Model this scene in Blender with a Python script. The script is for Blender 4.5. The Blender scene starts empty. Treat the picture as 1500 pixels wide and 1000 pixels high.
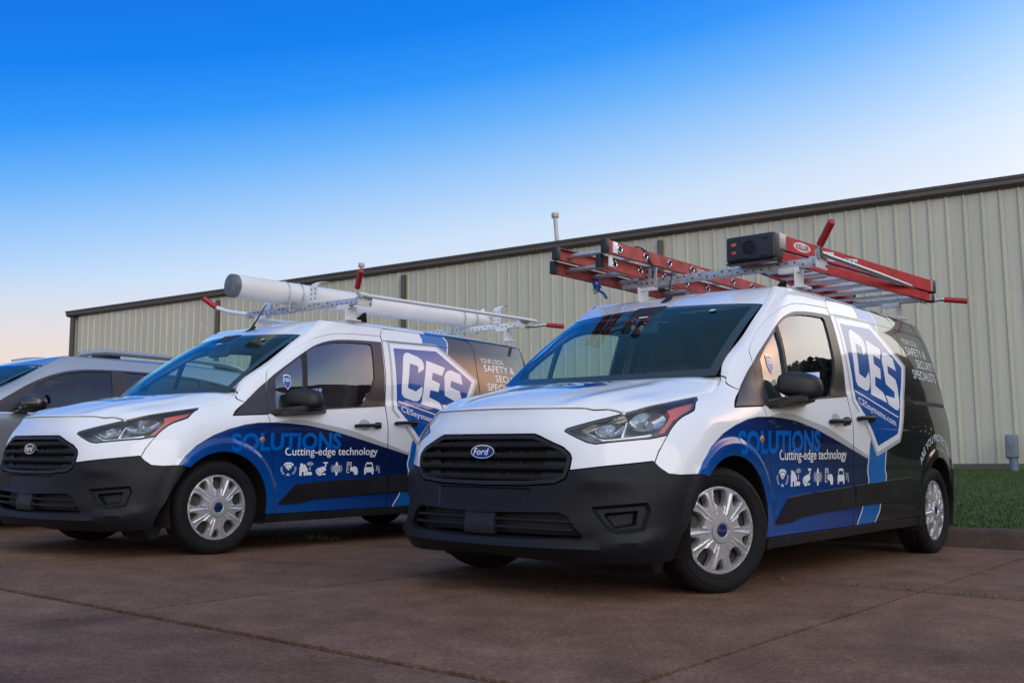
import bpy, bmesh, math, random
import numpy as np
from mathutils import Vector, Matrix, Euler
from mathutils import geometry as mgeo
random.seed(7); rng=np.random.default_rng(7)
R=math.radians
SC=bpy.context.scene; COL=bpy.context.collection
# =============================================================== camera, sky, sun, exposure
cam=bpy.data.cameras.new('camera'); camo=bpy.data.objects.new('camera',cam); COL.objects.link(camo); SC.camera=camo
cam.sensor_width=36; cam.lens=1461.586*36/1500; cam.clip_end=2000; cam.clip_start=.05
_p,_r=R(6.704),R(.579)
camo.matrix_world=Matrix.Translation((0,0,.648))@Matrix.Rotation(math.pi/2+_p,4,'X')@Matrix.Rotation(_r,4,'Z')
cam.dof.use_dof=True; cam.dof.focus_distance=6.4; cam.dof.aperture_fstop=7.0
def lin(*c):
    return tuple((v/255/12.92 if v/255<=.04045 else ((v/255+.055)/1.055)**2.4) for v in c)
world=bpy.data.worlds.new('World'); SC.world=world; world.use_nodes=True
nt=world.node_tree; nt.nodes.clear()
def nd(t,ty,**k):
    n=t.nodes.new(ty)
    for a,b in k.items(): setattr(n,a,b)
    return n
GLOW=Vector((math.sin(R(150)),math.cos(R(150)),0))      # where the sun went down: right of and behind the camera
def build_sky():
    N=lambda ty,**k: nd(nt,ty,**k); L=nt.links.new
    out=N('ShaderNodeOutputWorld'); bg=N('ShaderNodeBackground'); tc=N('ShaderNodeTexCoord')
    def dot(v):
        m=N('ShaderNodeVectorMath',operation='DOT_PRODUCT'); m.inputs[1].default_value=v; L(tc.outputs['Generated'],m.inputs[0]); return m.outputs['Value']
    def math_(op,a,b=None,clamp=False):
        m=N('ShaderNodeMath',operation=op,use_clamp=clamp)
        for i,x in enumerate((a,b)):
            if x is None: continue
            if isinstance(x,(int,float)): m.inputs[i].default_value=x
            else: L(x,m.inputs[i])
        return m.outputs[0]
    k=.20; ax=Vector((-k*.93,-k*.37,1)).normalized()
    t=dot(ax); rp=N('ShaderNodeValToRGB'); L(math_('ADD',math_('MULTIPLY',t,.8),.2),rp.inputs[0])   # t -.25..1 -> 0..1
    stops=[(-.25,(205,205,212)),(.0,(238,234,236)),(.10,(226,233,247)),(.155,(202,223,249)),(.205,(160,203,250)),(.255,(104,177,250)),(.30,(46,150,249)),(.35,(6,128,242)),(.42,(2,112,226)),(.6,(62,136,212)),(1.0,(104,156,204))]
    e=rp.color_ramp.elements
    while len(e)<len(stops): e.new(.5)
    for el,(p,c) in zip(e,stops): el.position=p*.8+.2; el.color=(*lin(*c),1)
    # warm band hugging the horizon, strongest away from the pale side
    el_=dot((0,0,1)); warm=N('ShaderNodeValToRGB'); L(math_('ADD',el_,0),warm.inputs[0])
    w=warm.color_ramp.elements; w[0].position=.03; w[0].color=(1,1,1,1); w[1].position=.165; w[1].color=(0,0,0,1)
    mx=N('ShaderNodeMix',data_type='RGBA'); L(math_('MULTIPLY',warm.outputs[0],.85),mx.inputs[0]); L(rp.outputs[0],mx.inputs[6]); mx.inputs[7].default_value=(*lin(244,204,170),1)
    # sky glow lobes: a broad pair behind the camera, after-glow right of the frame
    gl=mx
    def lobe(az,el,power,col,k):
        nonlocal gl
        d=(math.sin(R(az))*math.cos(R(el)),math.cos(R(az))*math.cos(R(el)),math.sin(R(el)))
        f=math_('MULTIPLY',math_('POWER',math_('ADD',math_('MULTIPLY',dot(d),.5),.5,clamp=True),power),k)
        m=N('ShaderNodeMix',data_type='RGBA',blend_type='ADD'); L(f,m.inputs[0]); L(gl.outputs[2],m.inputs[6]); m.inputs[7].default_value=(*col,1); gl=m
    lobe(168,14,3.2,(1.0,.90,.74),1.0); lobe(168,14,3.2,(1.0,.90,.74),.42)  # broad glow behind the camera, added to light the wall and van fronts
    lobe(60,19,30,(1.0,.88,.70),.9); lobe(58,21,70,(1.0,.92,.76),.8); lobe(74,22,380,(4.6,1.9,.55),.9)
    # Nishita twilight tint over the whole dome
    sk=N('ShaderNodeTexSky',sky_type='NISHITA'); sk.sun_disc=False; sk.sun_elevation=R(3); sk.sun_rotation=math.atan2(GLOW.x,GLOW.y)
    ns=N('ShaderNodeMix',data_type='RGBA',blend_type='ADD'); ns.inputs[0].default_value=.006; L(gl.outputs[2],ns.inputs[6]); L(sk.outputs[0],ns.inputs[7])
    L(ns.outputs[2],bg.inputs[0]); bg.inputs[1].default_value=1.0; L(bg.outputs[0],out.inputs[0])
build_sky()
sun=bpy.data.lights.new('sun','SUN'); sun.energy=.7; sun.angle=R(40); sun.color=(1,.88,.70)
suno=bpy.data.objects.new('sun',sun); COL.objects.link(suno)
suno.rotation_euler=Vector((-GLOW.x,-GLOW.y,-math.tan(R(20)))).to_track_quat('-Z','Y').to_euler()
SC.view_settings.view_transform='Standard'; SC.view_settings.look='None'; SC.view_settings.exposure=0; SC.view_settings.gamma=1; SC.view_settings.use_curve_mapping=False
SC.cycles.max_bounces=8; SC.cycles.transparent_max_bounces=16; SC.cycles.caustics_reflective=False; SC.cycles.caustics_refractive=False
SC.cycles.use_denoising=True
# =============================================================== materials
MT={}
def mat(name,col,rough=.5,metal=0,coat=0,coat_r=.03,spec=.5,bump=None,var=None,emit=None,sheen=0):
    m=bpy.data.materials.new(name); m.use_nodes=True; t=m.node_tree; b=t.nodes['Principled BSDF']; L=t.links.new
    b.inputs['Base Color'].default_value=(*col,1); b.inputs['Roughness'].default_value=rough; b.inputs['Metallic'].default_value=metal
    b.inputs['Coat Weight'].default_value=coat; b.inputs['Coat Roughness'].default_value=coat_r; b.inputs['Specular IOR Level'].default_value=spec
    if var:   # (scale, amount, roughness amount) subtle mottling
        tc=nd(t,'ShaderNodeTexCoord'); n=nd(t,'ShaderNodeTexNoise'); n.inputs['Scale'].default_value=var[0]; n.inputs['Detail'].default_value=6
        L(tc.outputs['Object'],n.inputs['Vector']); mr=nd(t,'ShaderNodeMapRange'); mr.inputs[1].default_value=.3; mr.inputs[2].default_value=.7
        mr.inputs[3].default_value=1-var[1]; mr.inputs[4].default_value=1+var[1]; L(n.outputs[0],mr.inputs[0])
        mm=nd(t,'ShaderNodeMix',data_type='RGBA',blend_type='MULTIPLY'); mm.inputs[0].default_value=1; mm.inputs[6].default_value=(*col,1); L(mr.outputs[0],mm.inputs[7]); L(mm.outputs[2],b.inputs['Base Color'])
        if len(var)>2:
            r2=nd(t,'ShaderNodeMapRange'); r2.inputs[1].default_value=.3; r2.inputs[2].default_value=.7; r2.inputs[3].default_value=max(0,rough-var[2]); r2.inputs[4].default_value=rough+var[2]; L(n.outputs[0],r2.inputs[0]); L(r2.outputs[0],b.inputs['Roughness'])
    if bump:
        tc=nd(t,'ShaderNodeTexCoord'); n=nd(t,'ShaderNodeTexNoise'); n.inputs['Scale'].default_value=bump[0]; n.inputs['Detail'].default_value=3
        L(tc.outputs['Object'],n.inputs['Vector']); bp=nd(t,'ShaderNodeBump'); bp.inputs['Strength'].default_value=bump[1]; bp.inputs['Distance'].default_value=bump[2]; L(n.outputs[0],bp.inputs['Height']); L(bp.outputs[0],b.inputs['Normal'])
    if emit: b.inputs['Emission Color'].default_value=(*emit[0],1); b.inputs['Emission Strength'].default_value=emit[1]
    MT[name]=m; return m
mat('white_paint',(.74,.755,.775),.28,coat=1,var=(3,.015),spec=.2)
mat('gray_vinyl',(.40,.41,.42),.3,coat=.8,spec=.12)
mat('bright_blue_vinyl',(.003,.115,.40),.28,coat=1,spec=.12)
mat('hex_blue_vinyl',(.002,.070,.30),.28,coat=1,spec=.12)
mat('black_vinyl',(.010,.011,.012),.25,coat=1,spec=.12)
mat('letter_white',(.74,.76,.80),.3,coat=.7)
mat('letter_gray',(.50,.52,.55),.3,coat=.7)
mat('solutions_blue',(.0,.105,.43),.3,coat=1,spec=.12)
mat('black_plastic',(.011,.0115,.013),.46,spec=.35,bump=(420,.15,.002),var=(5,.18,.05))
mat('bumper_plastic',(.0075,.008,.0105),.48,spec=.24,bump=(500,.12,.002),var=(3.2,.22,.07))
mat('gloss_black',(.012,.012,.013),.12,coat=.5)
mat('satin_trim',(.030,.026,.024),.28,var=(4,.1,.04))
mat('dark_inner',(.010,.010,.011),.7)
mat('rubber',(.0085,.0085,.009),.75,spec=.22,bump=(160,.2,.003),var=(6,.3,.08))
mat('hubcap_silver',(.47,.47,.485),.34,metal=.5,coat=.4,var=(9,.06,.05))
mat('steel_dark',(.05,.05,.05),.5,metal=.5)
mat('chrome',(.75,.77,.80),.08,metal=1)
mat('reflector',(.50,.53,.57),.16,metal=1)
mat('amber_red',(.62,.07,.028),.22,coat=1)
mat('badge_blue',(.006,.018,.10),.35,coat=.3,spec=.2)
mat('step_metal',(.60,.62,.65),.5,metal=.25,var=(14,.12,.08))
mat('aluminium',(.55,.56,.57),.38,metal=.85,var=(14,.12,.08))
mat('galvanised',(.42,.44,.45),.42,metal=.7,var=(30,.22,.1))
mat('rack_white',(.66,.67,.68),.35,var=(8,.05))
mat('red_grip',(.34,.012,.012),.38)
mat('red_fiberglass',(.42,.020,.024),.42,spec=.3,var=(18,.22,.08),bump=(90,.2,.002))
mat('worn_red_fiberglass',(.33,.066,.058),.6,spec=.3,var=(11,.35,.1),bump=(90,.25,.002))
mat('orange_fiberglass',(.48,.075,.035),.5,var=(11,.25,.1))
mat('ladder_black',(.012,.013,.017),.42,bump=(120,.2,.003))
mat('pvc_white',(.68,.67,.65),.42,var=(2.5,.07,.05))
mat('pvc_cap_gray',(.13,.14,.155),.5,var=(16,.3),bump=(60,.4,.004))
mat('strap_blue',(.01,.06,.30),.6)
mat('rope_green',(.35,.55,.30),.7)
mat('silver_paint',(.34,.36,.40),.26,metal=.6,coat=1,var=(2,.02))
mat('dark_paint',(.02,.024,.034),.25,metal=.5,coat=1)
mat('seat_fabric',(.035,.035,.038),.85)
mat('headliner',(.30,.29,.27),.9)
mat('dash_plastic',(.022,.022,.024),.65)
mat('lamp_tray',(.16,.17,.19),.32,metal=.7)
mat('amber_lens',(.30,.15,.07),.25,coat=1)
mat('paper',(.60,.52,.42),.8)
mat('bronze_trim',(.085,.070,.054),.42,var=(2,.08))
mat('vent_metal',(.46,.45,.43),.5,metal=.3,var=(6,.12))
mat('utility_gray',(.16,.19,.21),.55,var=(6,.12))
mat('pipe_blue_gray',(.12,.17,.22),.5)
mat('foundation',(.10,.085,.07),.85,var=(3,.2))
mat('sticker_teal',(.25,.62,.62),.4)
mat('sticker_white',(.70,.72,.72),.45)
mat('license_black',(.02,.02,.02),.5)
def mat_gradient():
    """printed wrap: navy that runs to a brighter blue towards the sill and the front"""
    m=bpy.data.materials.new('blue_vinyl'); m.use_nodes=True; t=m.node_tree; b=t.nodes['Principled BSDF']; L=t.links.new
    tc=nd(t,'ShaderNodeTexCoord'); sx=nd(t,'ShaderNodeSeparateXYZ'); L(tc.outputs['Object'],sx.inputs[0])
    m1=nd(t,'ShaderNodeMath',operation='MULTIPLY_ADD'); L(sx.outputs['X'],m1.inputs[0]); m1.inputs[1].default_value=.30; m1.inputs[2].default_value=1.02
    m2=nd(t,'ShaderNodeMath',operation='MULTIPLY_ADD'); L(sx.outputs['Z'],m2.inputs[0]); m2.inputs[1].default_value=-1.0; L(m1.outputs[0],m2.inputs[2])
    rp=nd(t,'ShaderNodeValToRGB'); L(m2.outputs[0],rp.inputs[0]); e=rp.color_ramp.elements
    e[0].position=-0.0; e[0].color=(.004,.010,.055,1); e[1].position=.55; e[1].color=(.002,.070,.310,1); x=e.new(.2); x.color=(.002,.030,.160,1)
    L(rp.outputs[0],b.inputs['Base Color']); b.inputs['Roughness'].default_value=.28; b.inputs['Specular IOR Level'].default_value=.12; b.inputs['Coat Weight'].default_value=1; b.inputs['Coat Roughness'].default_value=.03; MT['blue_vinyl']=m
mat_gradient()
def mat_glass(name,tint,f0=.05,rough=.0,ex=4.2,sheen=(1,1,1)):
    """thin pane: tinted see-through plus a mirror-like sheen that grows at glancing angles"""
    m=bpy.data.materials.new(name); m.use_nodes=True; t=m.node_tree; t.nodes.clear(); L=t.links.new
    o=nd(t,'ShaderNodeOutputMaterial'); tr=nd(t,'ShaderNodeBsdfTransparent'); tr.inputs[0].default_value=(*tint,1)
    gl=nd(t,'ShaderNodeBsdfGlossy'); gl.inputs['Roughness'].default_value=rough; gl.inputs[0].default_value=(*sheen,1)
    g=nd(t,'ShaderNodeNewGeometry'); dp=nd(t,'ShaderNodeVectorMath',operation='DOT_PRODUCT'); L(g.outputs['Incoming'],dp.inputs[0]); L(g.outputs['Normal'],dp.inputs[1])
    ab=nd(t,'ShaderNodeMath',operation='ABSOLUTE'); L(dp.outputs['Value'],ab.inputs[0]); om=nd(t,'ShaderNodeMath',operation='SUBTRACT',use_clamp=True); om.inputs[0].default_value=1; L(ab.outputs[0],om.inputs[1])
    pw=nd(t,'ShaderNodeMath',operation='POWER'); L(om.outputs[0],pw.inputs[0]); pw.inputs[1].default_value=ex; fr=nd(t,'ShaderNodeMath',operation='MULTIPLY_ADD'); L(pw.outputs[0],fr.inputs[0]); r0=((f0-1)/(f0+1))**2*1.6; fr.inputs[1].default_value=1-r0; fr.inputs[2].default_value=r0
    mx=nd(t,'ShaderNodeMixShader'); L(fr.outputs[0],mx.inputs[0]); L(tr.outputs[0],mx.inputs[1]); L(gl.outputs[0],mx.inputs[2]); L(mx.outputs[0],o.inputs[0]); MT[name]=m
mat_glass('tinted_glass',(.22,.30,.27),1.5); mat_glass('windshield_glass',(.76,.98,.955),1.42,ex=5.2,sheen=(.82,1,.93)); mat_glass('side_glass',(.80,.92,.88),1.95); mat_glass('dark_glass',(.05,.06,.06),1.6); mat_glass('lens_clear',(.93,.95,.96),1.45)
# =============================================================== small mesh helpers
def link(name,me,mats,parent=None,loc=None):
    o=bpy.data.objects.new(name,me); COL.objects.link(o)
    if mats is not None and not me.materials:
        for m in (mats if isinstance(mats,(list,tuple)) else [mats]): me.materials.append(MT[m])
    if parent is not None: o.parent=parent
    if loc is not None: o.location=loc
    return o
def empty(name,loc=(0,0,0),rz=0):
    o=bpy.data.objects.new(name,None); COL.objects.link(o); o.location=loc; o.rotation_euler=(0,0,rz); o.empty_display_size=.2; return o
def tag(o,label=None,cat=None,group=None,kind=None):
    for k,v in (('label',label),('category',cat),('group',group),('kind',kind)):
        if v: o[k]=v
    return o
def from_bm(name,bm,mats,parent=None,smooth=40,loc=None):
    bm.normal_update(); me=bpy.data.meshes.new(name); bm.to_mesh(me); bm.free()
    if smooth:
        me.polygons.foreach_set('use_smooth',[True]*len(me.polygons)); me.set_sharp_from_angle(angle=R(smooth))
    return link(name,me,mats,parent,loc)
def pydata(name,v,f,mats,parent=None,smooth=40,mi=None,loc=None):
    me=bpy.data.meshes.new(name); me.from_pydata([tuple(map(float,p)) for p in v],[],[tuple(map(int,q)) for q in f]); me.update()
    o=link(name,me,mats,parent,loc)
    if mi is not None: me.polygons.foreach_set('material_index',list(map(int,mi)))
    if smooth:
        me.polygons.foreach_set('use_smooth',[True]*len(me.polygons)); me.set_sharp_from_angle(angle=R(smooth))
    return o
def bm_box(bm,size,loc=(0,0,0),rot=(0,0,0),bev=.0,seg=2,mi=0):
    M=Matrix.Translation(loc)@Euler(rot).to_matrix().to_4x4()@Matrix.Diagonal((*size,1))
    r=bmesh.ops.create_cube(bm,size=1,matrix=M); vs=r['verts']; es=list({e for v in vs for e in v.link_edges})
    fs=list({f for v in vs for f in v.link_faces})
    for f in fs: f.material_index=mi
    if bev: bmesh.ops.bevel(bm,geom=es,offset=bev,segments=seg,profile=.6,affect='EDGES',clamp_overlap=True,material=mi)
def bm_tube(bm,pts,r,seg=10,caps=True,mi=0,flat=1.0):
    """sweep a circle (or flattened circle) along a polyline"""
    pts=[Vector(p) for p in pts]; rs=r if isinstance(r,(list,tuple)) else [r]*len(pts); rings=[]; prev=None
    for i,p in enumerate(pts):
        d=(pts[min(i+1,len(pts)-1)]-pts[max(i-1,0)]).normalized()
        if prev is None:
            up=Vector((0,0,1)) if abs(d.z)<.9 else Vector((1,0,0)); a=d.cross(up).normalized()
        else: a=(prev-d*prev.dot(d)).normalized()
        b=d.cross(a); prev=a
        rings.append([bm.verts.new(p+(a*math.cos(t)+b*math.sin(t)*flat)*rs[i]) for t in (2*math.pi*k/seg for k in range(seg))])
    for A,Bq in zip(rings,rings[1:]):
        for k in range(seg):
            f=bm.faces.new((A[k],A[(k+1)%seg],Bq[(k+1)%seg],Bq[k])); f.material_index=mi
    if caps:
        for rg,fl in ((rings[0],1),(rings[-1],0)):
            f=bm.faces.new(rg[::-1] if fl else rg); f.material_index=mi
    bmesh.ops.recalc_face_normals(bm,faces=bm.faces)
def bm_lathe(bm,prof,seg=48,axis='Y',mi=0,center=(0,0,0)):
    """revolve (r,h) profile about an axis through center"""
    c=Vector(center); rings=[]
    for r,h in prof:
        ring=[]
        for k in range(seg):
            t=2*math.pi*k/seg
            v={'Y':(r*math.cos(t),h,r*math.sin(t)),'Z':(r*math.cos(t),r*math.sin(t),h),'X':(h,r*math.cos(t),r*math.sin(t))}[axis]
            ring.append(bm.verts.new(c+Vector(v)))
        rings.append(ring)
    for A,Bq in zip(rings,rings[1:]):
        for k in range(seg):
            f=bm.faces.new((A[k],A[(k+1)%seg],Bq[(k+1)%seg],Bq[k])); f.material_index=mi
    bmesh.ops.recalc_face_normals(bm,faces=bm.faces)
def bm_prism(bm,poly,d,axis=1,mi=0,bev=0):
    """extrude closed polygon of 3D points by vector d"""
    d=Vector(d); a=[bm.verts.new(p) for p in poly]; b=[bm.verts.new(Vector(p)+d) for p in poly]; n=len(poly); fs=[]
    fs.append(bm.faces.new(a)); fs.append(bm.faces.new(b[::-1]))
    for i in range(n): fs.append(bm.faces.new((a[i],b[i],b[(i+1)%n],a[(i+1)%n])))
    for f in fs: f.material_index=mi
    if bev:
        es=list({e for f in fs for e in f.edges}); bmesh.ops.bevel(bm,geom=es,offset=bev,segments=2,affect='EDGES',clamp_overlap=True,material=mi)
    bmesh.ops.recalc_face_normals(bm,faces=bm.faces)
def copy_tree(o,parent=None):
    c=o.copy(); COL.objects.link(c)
    if parent is not None: c.parent=parent
    for ch in list(o.children): copy_tree(ch,c)
    return c
# ---- polygons
def dens(poly,d,closed=True):
    out=[]; n=len(poly)
    for i in range(n if closed else n-1):
        a=np.array(poly[i],float); b=np.array(poly[(i+1)%n],float); k=max(1,int(math.ceil(np.hypot(*(b-a))/d)))
        out+= [tuple(a+(b-a)*j/k) for j in range(k)]
    if not closed: out.append(tuple(map(float,poly[-1])))
    return out
def smooth_line(pts,n=4,closed=False):
    P=np.array(pts,float); m=len(P); out=[]
    idx=range(m if closed else m-1)
    for i in idx:
        p0=P[(i-1)%m] if (closed or i>0) else 2*P[0]-P[1]; p1=P[i]; p2=P[(i+1)%m]; p3=P[(i+2)%m] if (closed or i+2<m) else 2*P[-1]-P[-2]
        for j in range(n):
            t=j/n; out.append(tuple(.5*((2*p1)+(-p0+p2)*t+(2*p0-5*p1+4*p2-p3)*t*t+(-p0+3*p1-3*p2+p3)*t**3)))
    if not closed: out.append(tuple(P[-1]))
    return out
def area2(p): p=np.array(p); q=np.roll(p,-1,0); return float((p[:,0]*q[:,1]-q[:,0]*p[:,1]).sum()/2)
def offset_poly(poly,d):
    """positive d moves edges inward"""
    P=np.array(poly,float); s=1 if area2(P)>0 else -1; n=len(P); out=[]
    for i in range(n):
        a=P[i]-P[i-1]; b=P[(i+1)%n]-P[i]; la=np.hypot(*a); lb=np.hypot(*b)
        if la<1e-9 or lb<1e-9: out.append(tuple(P[i])); continue
        na=np.array((-a[1],a[0]))/la*s; nb=np.array((-b[1],b[0]))/lb*s; m=na+nb; k=1+na@nb
        out.append(tuple(P[i]+m*d/max(k,.35)))
    return out
def pip(pts,poly):
    pts=np.asarray(pts); P=np.asarray(poly); x,y=pts[:,0],pts[:,1]; r=np.zeros(len(pts),bool); n=len(P)
    for i in range(n):
        x1,y1=P[i]; x2,y2=P[(i+1)%n]
        if y1==y2: continue
        c=((y1>y)!=(y2>y))&(x<(x2-x1)*(y-y1)/(y2-y1)+x1); r^=c
    return r
def strip_poly(line,w):
    """closed polygon of width w around an open polyline"""
    L=np.array(line,float); d=np.gradient(L,axis=0); n=np.stack([-d[:,1],d[:,0]],1); n/=np.linalg.norm(n,axis=1)[:,None]+1e-12
    return [tuple(p) for p in L+n*w/2]+[tuple(p) for p in (L-n*w/2)[::-1]]
def nspline(t, P, q):
    """natural cubic spline through (t,P[n,...]) evaluated at q"""
    t=np.asarray(t,float); P=np.asarray(P,float); q=np.asarray(q,float)
    n=len(t); h=np.diff(t)
    A=np.zeros((n,n)); A[0,0]=A[-1,-1]=1
    rhs=np.zeros_like(P)
    for i in range(1,n-1):
        A[i,i-1]=h[i-1]; A[i,i]=2*(h[i-1]+h[i]); A[i,i+1]=h[i]
        rhs[i]=6*((P[i+1]-P[i])/h[i]-(P[i]-P[i-1])/h[i-1])
    M=np.linalg.solve(A,rhs.reshape(n,-1)).reshape(P.shape)
    k=np.clip(np.searchsorted(t,q,side='right')-1,0,n-2)
    sh=(-1,)+(1,)*(P.ndim-1)
    hk=h[k].reshape(sh); a=((t[k+1]-q)/h[k]).reshape(sh); b=((q-t[k])/h[k]).reshape(sh)
    return a*P[k]+b*P[k+1]+((a**3-a)*M[k]+(b**3-b)*M[k+1])*hk*hk/6
BZ=[.17,.25,.40,.52,.63,.72,.80,.88,.96,1.04,1.15,1.30,1.45,1.60,1.70]
SX=[.15,-.10,-.40,-.70,-1.05,-1.50,-2.30,-3.00]          # knots 7..14 at low z
def _rows():
    F={ .17:[(.80,0),(.78,.3),(.735,.5),(.66,.64),(.57,.755),(.46,.84),(.35,.872)],
        .25:[(.885,0),(.866,.3),(.81,.5),(.735,.645),(.63,.765),(.50,.848),(.36,.885)],
        .40:[(.893,0),(.875,.3),(.825,.505),(.75,.645),(.645,.768),(.51,.853),(.36,.897)],
        .52:[(.880,0),(.862,.3),(.82,.51),(.745,.643),(.635,.765),(.505,.85),(.36,.900)],
        .63:[(.862,0),(.847,.3),(.812,.508),(.735,.635),(.615,.745),(.485,.832),(.355,.898)],
        .72:[(.855,0),(.84,.3),(.803,.49),(.725,.620),(.60,.733),(.475,.818),(.345,.885)],
        .80:[(.843,0),(.825,.3),(.78,.46),(.698,.595),(.58,.710),(.455,.795),(.32,.865)],
        .88:[(.812,0),(.79,.26),(.735,.43),(.65,.56),(.545,.672),(.425,.760),(.29,.825)],
        .96:[(.70,0),(.68,.2),(.62,.37),(.54,.49),(.44,.60),(.33,.69),(.22,.745)]}
    S={ .17:[.868]*8, .25:[.884]*8, .40:[.900,.903,.902,.902,.902,.902,.902,.904],
        .52:[.906,.909,.908,.908,.908,.908,.908,.910], .63:[.909,.913,.912,.911,.911,.911,.912,.914],
        .72:[.908,.914,.914,.914,.914,.914,.914,.915], .80:[.898,.912,.916,.917,.917,.917,.916,.914],
        .88:[.870,.900,.914,.916,.916,.916,.914,.910]}
    G={ .96:[(.10,.805),(-.10,.862),(-.40,.900),(-.70,.904),(-1.05,.905),(-1.50,.905),(-2.30,.904),(-3.0,.902)],
       1.04:[(-.115,.785),(-.19,.830),(-.40,.868),(-.70,.884),(-1.05,.889),(-1.50,.890),(-2.30,.890),(-3.0,.888)],
       1.15:[(-.235,.776),(-.30,.814),(-.45,.845),(-.72,.862),(-1.06,.869),(-1.50,.871),(-2.30,.871),(-3.0,.868)],
       1.30:[(-.445,.762),(-.50,.795),(-.62,.820),(-.83,.835),(-1.12,.841),(-1.51,.843),(-2.30,.844),(-3.0,.839)],
       1.45:[(-.655,.740),(-.71,.767),(-.82,.786),(-.98,.798),(-1.22,.804),(-1.56,.806),(-2.30,.807),(-3.0,.802)],
       1.60:[(-.865,.716),(-.92,.737),(-1.01,.748),(-1.15,.753),(-1.36,.757),(-1.65,.758),(-2.32,.759),(-3.0,.753)],
       1.70:[(-1.01,.685),(-1.06,.702),(-1.14,.710),(-1.26,.714),(-1.45,.716),(-1.75,.717),(-2.34,.717),(-3.0,.711)]}
    W={1.04:(-.085,.741),1.15:(-.212,.731),1.30:(-.42,.716),1.45:(-.63,.701),1.60:(-.84,.686),1.70:(-.98,.662)}
    rows=[]
    for z in BZ:
        if z in F: f=list(F[z])
        else:
            w=W[z]; f=[(w[0]+.30*(1-i/6)**1.0,w[1]*i/6) for i in range(7)]; f[6]=w
        s=[(x,y) for x,y in zip(SX,S[z])] if z in S else list(G[z])
        y0=s[-1][1]; tilt=np.interp(z,[.2,.5,.9,1.05,1.7],[.03,0,0,.02,.20])
        r=[(-3.40,y0-.030),(-3.65+tilt*.6,y0-.090),(-3.80+tilt*.9,y0-.21),(-3.87+tilt,y0-.48),(-3.885+tilt,0)]
        rows.append(f+s+r)
    return np.array(rows)
_ROW=_rows()                                   # nz x nk x 2
NK=_ROW.shape[1]
SK=np.array([0,.30,.507,.67,.83,.985,1.13,1.34,1.59,1.89,2.19,2.54,2.99,3.79,4.49,4.89,5.15,5.33,5.6,6.08])
GS=np.linspace(0,SK[-1],1217); GZ=np.linspace(.17,1.70,307)
_t=nspline(BZ,_ROW,GZ)                          # nz' x nk x 2
_t=np.moveaxis(nspline(SK,np.moveaxis(_t,1,0),GS),0,1)   # nz' x ns x 2
BX,BY=_t[...,0].copy(),_t[...,1].copy()
def B(s,z):
    s=np.atleast_1d(np.asarray(s,float)); z=np.atleast_1d(np.asarray(z,float)); s,z=np.broadcast_arrays(s,z)
    sg=np.where(s<0,-1.0,1.0); a=np.abs(s)
    fs=np.clip(a/GS[-1]*(len(GS)-1),0,len(GS)-1.001); fz=np.clip((z-GZ[0])/(GZ[-1]-GZ[0])*(len(GZ)-1),0,len(GZ)-1.001)
    i=fs.astype(int); j=fz.astype(int); u=fs-i; v=fz-j
    def L(T): return (T[j,i]*(1-u)+T[j,i+1]*u)*(1-v)+(T[j+1,i]*(1-u)+T[j+1,i+1]*u)*v
    return np.stack([L(BX),sg*L(BY),z],-1)
I6=int(round(1.0/GS[-1]*(len(GS)-1))); IR=int(round(5.10/GS[-1]*(len(GS)-1)))
def s_of_x(x,z):
    """invert X(s,z)=x on the side"""
    x=np.atleast_1d(np.asarray(x,float)); z=np.atleast_1d(np.asarray(z,float)); x,z=np.broadcast_arrays(x,z)
    fz=np.clip((z-GZ[0])/(GZ[-1]-GZ[0])*(len(GZ)-1),0,len(GZ)-1.001); j=fz.astype(int); v=fz-j
    out=np.empty(x.shape)
    for k in np.ndindex(x.shape):
        row=BX[j[k],I6:IR]*(1-v[k])+BX[j[k]+1,I6:IR]*v[k]
        out[k]=np.interp(-x[k],-row,GS[I6:IR])
    return out
def side_pt(x,z,sg=1):
    P=B(s_of_x(x,z),z); P[...,1]*=sg; return P
def bsurf(s,z):
    """point and outward normal on the van body (s = distance round the plan outline from the nose, left side positive)"""
    s=np.atleast_1d(np.asarray(s,float)); z=np.atleast_1d(np.asarray(z,float)); s,z=np.broadcast_arrays(s,z); a=np.abs(s); sg=np.where(s<0,-1.,1.)
    def full(a,z):
        P=B(a,z); x=P[...,0]; out=np.zeros_like(x)
        for xc in (-.005,-3.062):                       # raised lips round the wheel arches
            r=np.hypot(x-xc,z-.315); q=np.clip((.455-r)/.035,0,1); out=np.maximum(out,.013*q*q*(3-2*q))
        out*=np.clip((a-1.0)/.1,0,1)*np.clip((1.0-z)/.05,0,1)
        q=np.clip((z-1.075)/.012,0,1)*np.clip((1.20-z)/.12,0,1)*np.clip((a-2.2)/.8,0,1)   # soft waist crease
        P[...,1]+=out-.0035*q; return P
    h=.012; P=full(a,z); ds=full(a+h,z)-full(np.maximum(a-h,0),z); dz=full(a,np.minimum(z+h,1.7))-full(a,np.maximum(z-h,.17))
    lo=a<h; 
    if lo.any(): ds[lo]=np.array([0,1,0])*h
    N=np.cross(ds,dz); N/=np.linalg.norm(N,axis=-1)[...,None]+1e-12
    P=P.copy(); P[...,1]*=sg; N[...,1]*=sg; return P,N
def sx(pts): 
    """(x,z) side coordinates -> (s,z)"""
    a=np.array(pts,float); return [tuple(q) for q in np.stack([s_of_x(a[:,0],a[:,1]),a[:,1]],1)]
def sxd(pts,d=.05,closed=True): return sx(dens(pts,d,closed))
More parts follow.
